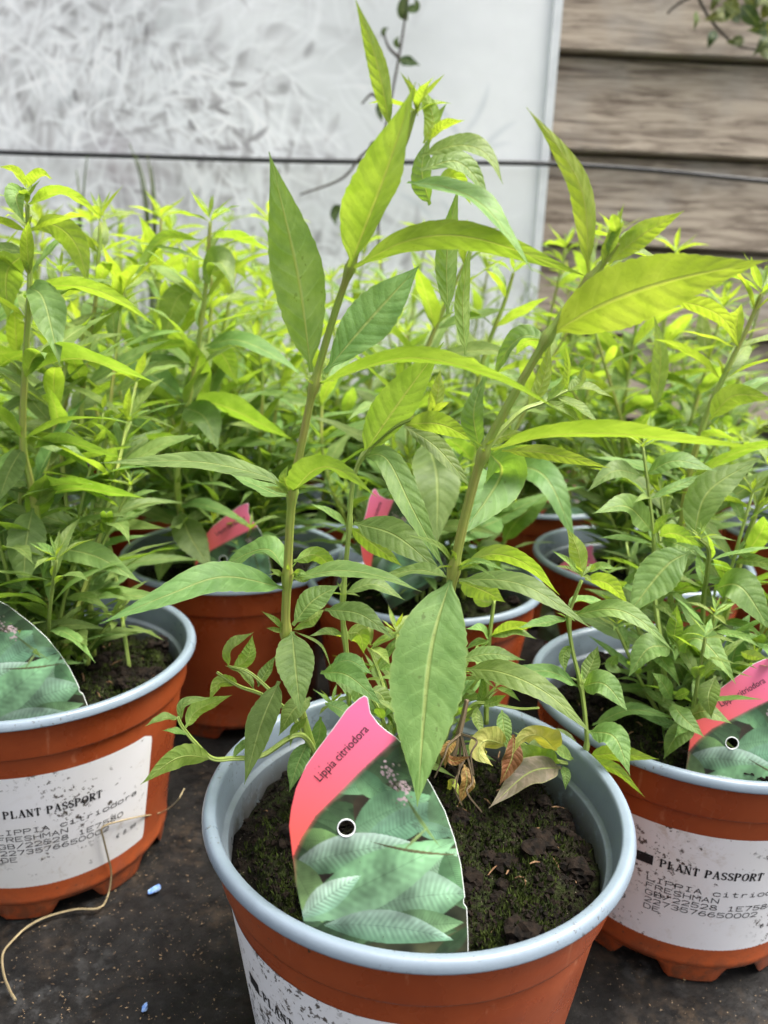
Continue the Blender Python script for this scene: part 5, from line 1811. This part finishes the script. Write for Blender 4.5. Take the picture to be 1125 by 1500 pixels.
MLLIST = [
    ([(264, 748), (278, 785), (312, 838)], 50, 20, (.53, .512, .50), .16, .0, {}),
    ([(256, 796), (240, 820), (232, 854)], 36, 24, (.53, .52, .515), .16, .0, {}),
    ([(268, 596), (300, 612), (320, 660)], 54, 26, (.53, .512, .50), .2, .0, {}),
    ([(296, 410), (322, 384), (344, 426)], 40, 50, (.53, .51, .50), .3, .2, {}),
    ([(299, 508), (345, 498), (400, 520), (445, 552)], 28, 55, (.53, .51, .497, .485), .25, .05, {}),
    ([(302, 512), (326, 520), (349, 564)], 42, 160, (.53, .54, .545), .15, .3, {}),
    ([(292, 505), (230, 508), (160, 536)], 14, 120, (.53, .52, .51), .25, .15, {}),
    ([(288, 420), (258, 440), (240, 500)], 46, 165, (.53, .53, .528), .15, .25, {}),
    ([(296, 352), (240, 350), (205, 395), (196, 430)], 14, 120, (.53, .52, .51, .505), .3, .35, {}),
    ([(305, 400), (345, 392), (362, 410)], 44, 160, (.535, .545, .55), .15, .4, {}),
    ([(310, 348), (350, 350), (400, 368)], 16, 110, (.53, .525, .52), .3, .3, {}),
    ([(262, 742), (300, 740), (370, 770)], 16, 60, (.53, .52, .51), .25, .05, {}),
    ([(268, 580), (210, 545), (165, 560)], 40, 28, (.53, .525, .52), .2, .0, {}),
    ([(280, 590), (330, 596), (430, 645)], 34, 120, (.53, .52, .51), .3, .15, {}),
]
for pts, w, ang, ys, fold, young, kw in MLLIST:
    hand_leaf(PML, pts, w, ang, ys, fold, young, **kw)

PM = empty('lemon_verbena_plant', (POT_M[0], POT_M[1], 0.105))
tag(PM, 'lemon verbena behind the two-stemmed plant, in the pot with the edge-on tag', 'plant', 'lemon verbena plants')
grow_stem(PM, [soil_pt(POT_M, .0, .0), at(600, 700, .52), at(610, 560, .52), at(660, 430, .52), at(690, 370, .52)], .0024, .0011, .031, .082, T_NEAR, start=.25)
grow_stem(PM, [soil_pt(POT_M, .03, .0), at(690, 720, .53), at(700, 560, .53), at(740, 440, .53), at(752, 400, .53)], .0022, .0011, .031, .08, T_NEAR, start=.25)
grow_stem(PM, [soil_pt(POT_M, -.03, .02), at(480, 700, .57), at(470, 560, .58), at(455, 470, .58)], .0018, .001, .029, .074, T_NEAR, start=.2)
grow_stem(PM, [soil_pt(POT_M, .04, .03), at(736, 800, .56), at(740, 760, .56), at(745, 660, .57), at(790, 560, .57), at(835, 480, .57)], .0018, .001, .029, .074, T_NEAR, start=.2)
for pts, w, ang, ys, fold, young, kw in [
    ([(625, 645), (640, 700), (640, 800)], 78, 18, (.50, .47, .45), .14, .0, {}),
    ([(735, 760), (700, 775), (660, 800)], 46, 30, (.53, .50, .48), .2, .0, {}),
    ([(736, 795), (720, 810), (735, 850)], 50, 30, (.55, .53, .52), .2, .0, {}),
    ([(745, 680), (800, 700), (845, 800)], 46, 30, (.52, .48, .455), .2, .0, {}),
    ([(736, 795), (760, 760), (815, 715)], 50, 40, (.55, .55, .55), .2, .0, {}),
]:
    hand_leaf(PM, pts, w, ang, ys, fold, young, **kw)

PR = empty('lemon_verbena_plant', (POT_R[0], POT_R[1], 0.105))
tag(PR, 'low spreading lemon verbena in the pot with the soil-splashed label', 'plant', 'lemon verbena plants')
grow_stem(PR, [soil_pt(POT_R, .01, .0), at(1030, 900, .39), at(1036, 840, .37), at(1038, 805, .355), at(1025, 790, .348)], .0015, .0009, .03, .04, T_NEAR, start=.2, mat='stem_green', tuft=.014, top_young=.3)
grow_stem(PR, [soil_pt(POT_R, -.01, .0), at(970, 960, .37), at(958, 860, .38), at(957, 780, .38), at(942, 655, .385)], .0016, .0008, .03, .045, T_NEAR, start=.15, mat='stem_green', tuft=.02, top_young=.4)
grow_stem(PR, [soil_pt(POT_R, .02, .03), at(1085, 820, .42), at(1108, 750, .42), at(1150, 640, .42)], .002, .001, .028, .062, T_NEAR, start=.2, tuft=.02)
grow_stem(PR, [soil_pt(POT_R, .0, .02), at(1000, 760, .43), at(1030, 624, .43), at(1062, 548, .43), at(1095, 480, .43), at(1115, 430, .43)], .0022, .001, .030, .068, T_NEAR, start=.2, tuft=.03, top_young=.9)
for k in range(8):
    a = k * 0.8 + .3
    rr = .04 + .018 * (k % 3)
    grow_stem(PR, [soil_pt(POT_R, .012 * math.cos(a), .012 * math.sin(a)), soil_pt(POT_R, rr * .6 * math.cos(a), rr * .6 * math.sin(a)) + Vector((0, 0, .03)), soil_pt(POT_R, rr * math.cos(a), rr * math.sin(a)) + Vector((0, 0, .05 + .018 * (k % 3)))], .0012, .0008, .017, .036, T_NEAR, start=.2, mat='stem_green', tuft=.014, top_young=.25)
for pts, w, ang, ys, fold, young, kw in [
    ([(1012, 808), (975, 830), (918, 902)], 62, 14, (.348, .345, .335), .12, .1, dict(mat='leaf')),
    ([(955, 778), (918, 742), (868, 752)], 38, 40, (.375, .362, .352), .25, .15, {}),
    ([(957, 782), (975, 760), (992, 754)], 12, 40, (.375, .37, .366), .4, .3, {}),
    ([(966, 785), (990, 782), (1030, 802)], 28, 150, (.372, .36, .352), .3, .3, {}),
    ([(970, 790), (1000, 800), (1025, 815)], 36, 30, (.37, .36, .353), .3, .15, {}),
    ([(1015, 790), (1038, 720), (1115, 670)], 54, 24, (.36, .37, .375), .16, .05, dict(rnd=.1)),
    ([(945, 695), (990, 675), (1050, 690)], 24, 50, (.385, .375, .368), .2, .05, {}),
    ([(940, 697), (900, 690), (860, 720)], 30, 40, (.385, .375, .368), .2, .0, {}),
    ([(1046, 862), (1085, 860), (1130, 925)], 50, 30, (.37, .355, .345), .18, .0, {}),
    ([(985, 945), (990, 915), (992, 885)], 22, 24, (.345, .345, .345), .3, .2, {}),
    ([(985, 948), (950, 950), (920, 992)], 44, 30, (.345, .338, .332), .25, .05, {}),
    ([(988, 950), (1020, 935), (1050, 960), (1078, 1002)], 38, 40, (.345, .332, .325, .32), .3, .3, dict(wave=.15)),
    ([(1000, 945), (1030, 932), (1058, 955)], 10, 40, (.345, .335, .33), .3, .2, {}),
    ([(1048, 990), (1038, 1020), (1042, 1052)], 38, 16, (.34, .33, .325), .2, .0, dict(tmax=.5)),
    ([(985, 1030), (1000, 1050), (1032, 1080)], 24, 30, (.335, .325, .318), .25, .2, {}),
    ([(985, 1025), (970, 1000), (955, 985)], 20, 30, (.335, .33, .325), .25, .1, {}),
    ([(988, 1022), (1005, 1015), (1010, 1012)], 14, 30, (.335, .328, .322), .4, .1, {}),
    ([(1005, 1050), (1035, 1042), (1072, 1060)], 26, 40, (.34, .335, .33), .2, .1, {}),
    ([(868, 1062), (925, 1040), (994, 1053)], 18, 50, (.345, .335, .328), .25, .0, {}),
    ([(1018, 1065), (990, 1080), (972, 1112)], 36, 26, (.335, .33, .328), .2, .0, {}),
    ([(1085, 955), (1100, 960), (1125, 965)], 16, 150, (.34, .34, .34), .3, .6, {}),
    ([(905, 958), (895, 975), (915, 985)], 30, 30, (.36, .36, .36), .2, .0, {}),
    ([(1040, 615), (1075, 580), (1135, 585)], 36, 160, (.425, .415, .405), .2, .45, {}),
    ([(960, 600), (968, 520), (958, 460)], 26, 160, (.44, .44, .44), .2, .55, {}),
]:
    hand_leaf(PR, pts, w, ang, ys, fold, young, **kw)

PMR = empty('lemon_verbena_plant', (POT_MR[0], POT_MR[1], 0.105))
tag(PMR, 'lemon verbena in the half-hidden pot behind the soil-splashed one, pink tag at its foot', 'plant', 'lemon verbena plants')
for k, (x, y, t) in enumerate(((870, 480, .60), (940, 430, .62), (990, 370, .66), (1060, 450, .64), (830, 560, .60))):
    p = at(x, y, t)
    b = soil_pt(POT_MR, .025 * math.cos(k * 1.4), .025 * math.sin(k * 1.4))
    grow_stem(PMR, [b, b.lerp(p, .5) + Vector((random.uniform(-.015, .015), 0, .01)), p], .0022, .0011, .030, .076, T_NEAR, start=.2, top_young=.85)

bush(PML, POT_ML, 20, .13, .085, .058)
bush(PM, POT_M, 15, .12, .075, .058)
bush(PMR, POT_MR, 16, .14, .085, .058)
bush(PL, POT_L, 14, .14, .07, .055)
bush(PR, POT_R, 8, .12, .065, .05)
bush(PF, (POT_F[0] + .0, POT_F[1] + .045), 9, .065, .045, .036)
# ------------------------------------------------------------------ the rows towards the fence
heights = [.27, .27, .30, .29, .29, .28, .26, .27, .30, .31, .31, .29, .27, .30, .31, .31, .28]
for k, (x, y) in enumerate(FAR_POTS):
    pr = empty('lemon_verbena_plant', (x, y, 0.105))
    tag(pr, ('bushy lemon verbena ' + FAR_WHERE[k]) if k in FAR_WHERE else 'bushy lemon verbena with bright tips in the crowded far rows at the panel and fence', 'plant', 'lemon verbena plants in the crowded rows')
    bush(pr, (x, y), 15 if y < .85 else 8, .15, .085, .062, None if y < .8 else T_FAR, .4)
    for j in range(6 if y < 1.1 else 5):
        a = random.uniform(0, 6.28)
        r = random.uniform(.005, .05)
        h = min(heights[k], .29 if y < .9 else .33) * random.uniform(.55, 1.06)
        b = Vector((x + r * math.cos(a), y + r * math.sin(a), .106))
        top = b + Vector((random.uniform(-.06, .06) + .8 * r * math.cos(a), random.uniform(-.05, .05) + .8 * r * math.sin(a), h))
        mid = b.lerp(top, .5) + Vector((random.uniform(-.012, .012), random.uniform(-.012, .012), 0))
        near = y < .8
        grow_stem(pr, [b, mid, top], .0022, .0011, .036 if near else .040, .078, T_NEAR if near else T_FAR, start=.07, axil=.22, top_young=.5)

# ------------------------------------------------------------------ lavender, chives, vines behind
def lavender(x, y, n, h, label):
    root = empty('lavender_bush', (x, y, 0.0))
    tag(root, label, 'bush', 'grey-green lavender bushes')
    rs = random.Random(int(x * 1000) + 5)
    for k in range(n):
        a = rs.uniform(0, 6.28)
        lean = rs.uniform(0.05, 0.5)
        hh = h * rs.uniform(.6, 1.05)
        tip = Vector((x + math.cos(a) * lean * hh * .6, y + math.sin(a) * lean * hh * .6, hh))
        base = Vector((x + math.cos(a) * .02, y + math.sin(a) * .02, .0))
        path = catmull([base, base.lerp(tip, .55) + Vector((0, 0, .03)), tip], 8)
        vs, fs, uvs = tube_data(path, [.0016 - .0009 * i / 7 for i in range(8)], 5)
        # narrow needles up the shoot belong to the same sprig
        for i in range(34):
            t = .35 + .65 * i / 34
            j = min(6, int(t * 7))
            p = path[j].lerp(path[j + 1], t * 7 - j)
            an = i * 2.4
            L = .022 * rs.uniform(.7, 1.1)
            d = Vector((math.cos(an), math.sin(an), .9)).normalized()
            s_ = d.cross(Vector((0, 0, 1))).normalized() * .0013
            k0 = len(vs)
            vs += [p - s_ * .5, p + s_ * .5, p + d * L * .5 + s_, p + d * L, p + d * L * .5 - s_]
            uvs += [(0, .45), (0, .55), (.5, .9), (1, .5), (.5, .1)]
            fs.append((k0, k0 + 1, k0 + 2, k0 + 3, k0 + 4))
        o = mesh_obj('sprig', vs, fs, MAT['leaf_grey'], root, uvs=uvs, smooth=False)
        set_leaf_color(o, rs.random() * .5)


lavender(-.50, .72, 26, .33, 'grey-green lavender bush between the verbena pots and the white panel, beside the dry stalk pot')
lavender(-.36, 1.27, 26, .40, 'grey-green lavender bush at the foot of the white panel near the chives')
lavender(-.62, 1.27, 24, .40, 'grey-green lavender bush at the foot of the white panel, next to the other lavender')
lavender(.14, 1.28, 22, .36, 'grey-green lavender bush at the foot of the white panel near its edge strip')


def chives(pts, label):
    Y = 1.3
    b = at(pts[0][0], 560, Y)
    root = empty('chive_clump', (b.x, Y, 0.0))
    tag(root, label, 'herb', 'dark green chive clumps')
    for k, (bx, tx, ty) in enumerate(pts):
        p0 = at(bx, 420, Y)
        p0.z = 0.0
        p1 = at(bx + (tx - bx) * .15, 370, Y)
        p2 = at(bx + (tx - bx) * .45, (ty + 330) / 2, Y + random.uniform(-.02, .02))
        p3 = at(tx, ty, Y + random.uniform(-.03, .03))
        o = tube_obj('blade', [p0, p1, p2, p3], .0032, .0008, MAT['leaf_dark'], root, n=24, sides=6)
        set_leaf_color(o, random.uniform(0, .5))


chives([(222, 190, 210), (224, 200, 228), (228, 216, 226), (230, 222, 244), (226, 240, 300)], 'clump of dark chive blades reaching up to the hose in front of the mauve print')
chives([(118, 128, 228), (120, 112, 250), (122, 98, 300), (114, 72, 320)], 'sparse dark chive blades in front of the white panel beside the lavender')


def leafy_vine(name, label, cat, stems, leaves, mat='leaf_dark'):
    p = at(*stems[0][0])
    root = empty(name, (p.x, p.y, p.z))
    tag(root, label, cat)
    for s in stems:
        tube_obj('stem', [at(*q) for q in s], .0028, .0015, MAT['stem_dark'], root, n=30, sides=6)
    for pts, w, ang, young in leaves:
        Y = pts[0][2]
        hand_leaf(root, [q[:2] for q in pts], w, ang, [q[2] for q in pts], .15, young, mat, teeth=False, wave=.15, n_len=16, tmax=.38)


VY = 1.345
leafy_vine('climbing_vine', 'thin dark climbing stem with few small leaves in front of the white panel', 'vine',
           [[(560, 420, VY), (553, 300, VY), (563, 200, VY), (585, 80, VY), (597, 0, VY), (605, -60, VY)],
            [(556, 210, VY), (530, 228, VY), (500, 262, VY), (440, 285, VY)], [(585, 85, VY), (570, 70, VY), (562, 50, VY)], [(560, 150, VY), (545, 138, VY), (530, 152, VY)]],
           [([(597, 30, VY), (590, 12, VY), (600, -14, VY)], 26, 20, .2), ([(595, 15, VY), (610, 10, VY), (608, -5, VY)], 18, 20, .2),
            ([(583, 88, VY), (600, 90, VY), (616, 96, VY)], 26, 20, .0), ([(563, 55, VY), (562, 45, VY), (570, 40, VY)], 14, 20, .1),
            ([(586, 70, VY), (580, 62, VY), (585, 52, VY)], 13, 20, .3), ([(562, 150, VY), (556, 160, VY), (560, 180, VY)], 16, 20, .0),
            ([(500, 300, VY), (490, 312, VY), (492, 332, VY)], 22, 20, .0), ([(556, 215, VY), (546, 212, VY), (540, 222, VY)], 16, 20, .3)])
ivy_leaves = []
rs = random.Random(4)
for k in range(46):
    x, y = rs.uniform(985, 1150), rs.uniform(-40, 66)
    if y > 20 + (x - 985) * .45: continue
    a = rs.uniform(0, 6.28)
    L = rs.uniform(24, 52)
    Yv = 1.40 + rs.uniform(-.06, .02)
    ivy_leaves.append(([(x, y, Yv), (x + L * .5 * math.cos(a), y + L * .5 * math.sin(a), Yv - .01), (x + L * math.cos(a), y + L * math.sin(a), Yv)], rs.uniform(24, 40), rs.uniform(0, 60), rs.choice((0, .3, .6, 1.0))))
leafy_vine('ivy', 'ivy trailing over the top boards of the fence with dark and yellowish leaves', 'ivy',
           [[(1000, -60, 1.41), (1030, 10, 1.40), (1055, 45, 1.40), (1085, 68, 1.41), (1150, 76, 1.42)], [(1090, -60, 1.40), (1100, 10, 1.39), (1140, 50, 1.4)], [(1020, -10, 1.4), (990, 8, 1.4), (978, 20, 1.4)]],
           ivy_leaves)

# ------------------------------------------------------------------ litter on the ground sheet
def on_pot(px, py, pot, off=0.0022):
    d = ray(px, py)
    t = 0.15
    while t < 1.2:
        p = CAM + d * t
        if 0 < p.z < .12 and math.hypot(p.x - pot[0], p.y - pot[1]) <= body_r(p.z) + off: return p
        t += 0.0004
    return None


st = [(270, 1155, .352), (258, 1175, .350)]
pts = [at(*q) for q in st]
for q in ((237, 1190), (205, 1196), (175, 1203), (150, 1212), (152, 1230), (158, 1255), (163, 1280)):
    p = on_pot(q[0], q[1], POT_L)
    if p is not None: pts.append(p)
for q in ((158, 1312), (145, 1330), (110, 1332), (68, 1343), (40, 1358), (18, 1378), (4, 1398), (5, 1425), (14, 1450), (23, 1465)):
    pts.append(hitz(q[0], q[1], .0022))
stalk = tube_obj('dry_stalk', pts, .00042, .00062, MAT['straw'], n=110, sides=7)
tag(stalk, 'thin straw-coloured dry stalk bent against the white pot label and down onto the sheet', 'stalk')


def chip(px, py, L, w, rot, label):
    p = hitz(px, py, .0012)
    V_, n = [], 7
    bm = bmesh.new()
    prof = [(-.5, -.4), (-.2, -.5), (.3, -.42), (.5, -.1), (.42, .4), (0, .5), (-.45, .35)]
    lo = [bm.verts.new((x * L, y * w, 0)) for x, y in prof]
    hi = [bm.verts.new((x * L * .93, y * w * .9, .0012 + .0009 * math.sin(3 * x))) for x, y in prof]
    bm.faces.new(lo[::-1])
    bm.faces.new(hi)
    for i in range(n): bm.faces.new((lo[i], lo[(i + 1) % n], hi[(i + 1) % n], hi[i]))
    me = bpy.data.meshes.new('plastic_chip')
    bm.to_mesh(me)
    bm.free()
    me.materials.append(MAT['blue'])
    o = link('plastic_chip', me)
    o.location = p
    o.rotation_euler.z = rot
    tag(o, label, 'chip', 'blue plastic chips')


chip(226, 1304, .0075, .0038, .5, 'larger blue plastic chip on the black sheet beside the dry stalk pot')
chip(212, 1477, .0028, .0040, .2, 'tiny blue plastic chip on the bare black sheet')


def ground_debris():
    rs = random.Random(21)
    V_, F_ = [], []
    for i in range(3000):
        if i % 3 == 0: x, y = rs.gauss(-.11, .06), rs.gauss(.30, .06)
        else: x, y = rs.uniform(-.35, .4), rs.uniform(.18, .75)
        s = rs.choice((.00012, .00018, .00025, .00025, .0004))
        i0 = len(V_)
        L = s * rs.uniform(1, 3.2)
        a = rs.uniform(0, 6.28)
        c, d = math.cos(a), math.sin(a)
        for px, py, pz in ((-L, 0, 0), (0, -s, 0), (L, 0, 0), (0, s, 0), (0, 0, s * .9)):
            V_.append((x + px * c - py * d, y + px * d + py * c, .0006 + pz))
        F_ += [(i0, i0 + 1, i0 + 4), (i0 + 1, i0 + 2, i0 + 4), (i0 + 2, i0 + 3, i0 + 4), (i0 + 3, i0, i0 + 4)]
    o = mesh_obj('debris', V_, F_, MAT['litter'], smooth=False)
    tag(o, 'crumbs of bark and soil scattered over the black ground sheet', 'debris', kind='stuff')


ground_debris()
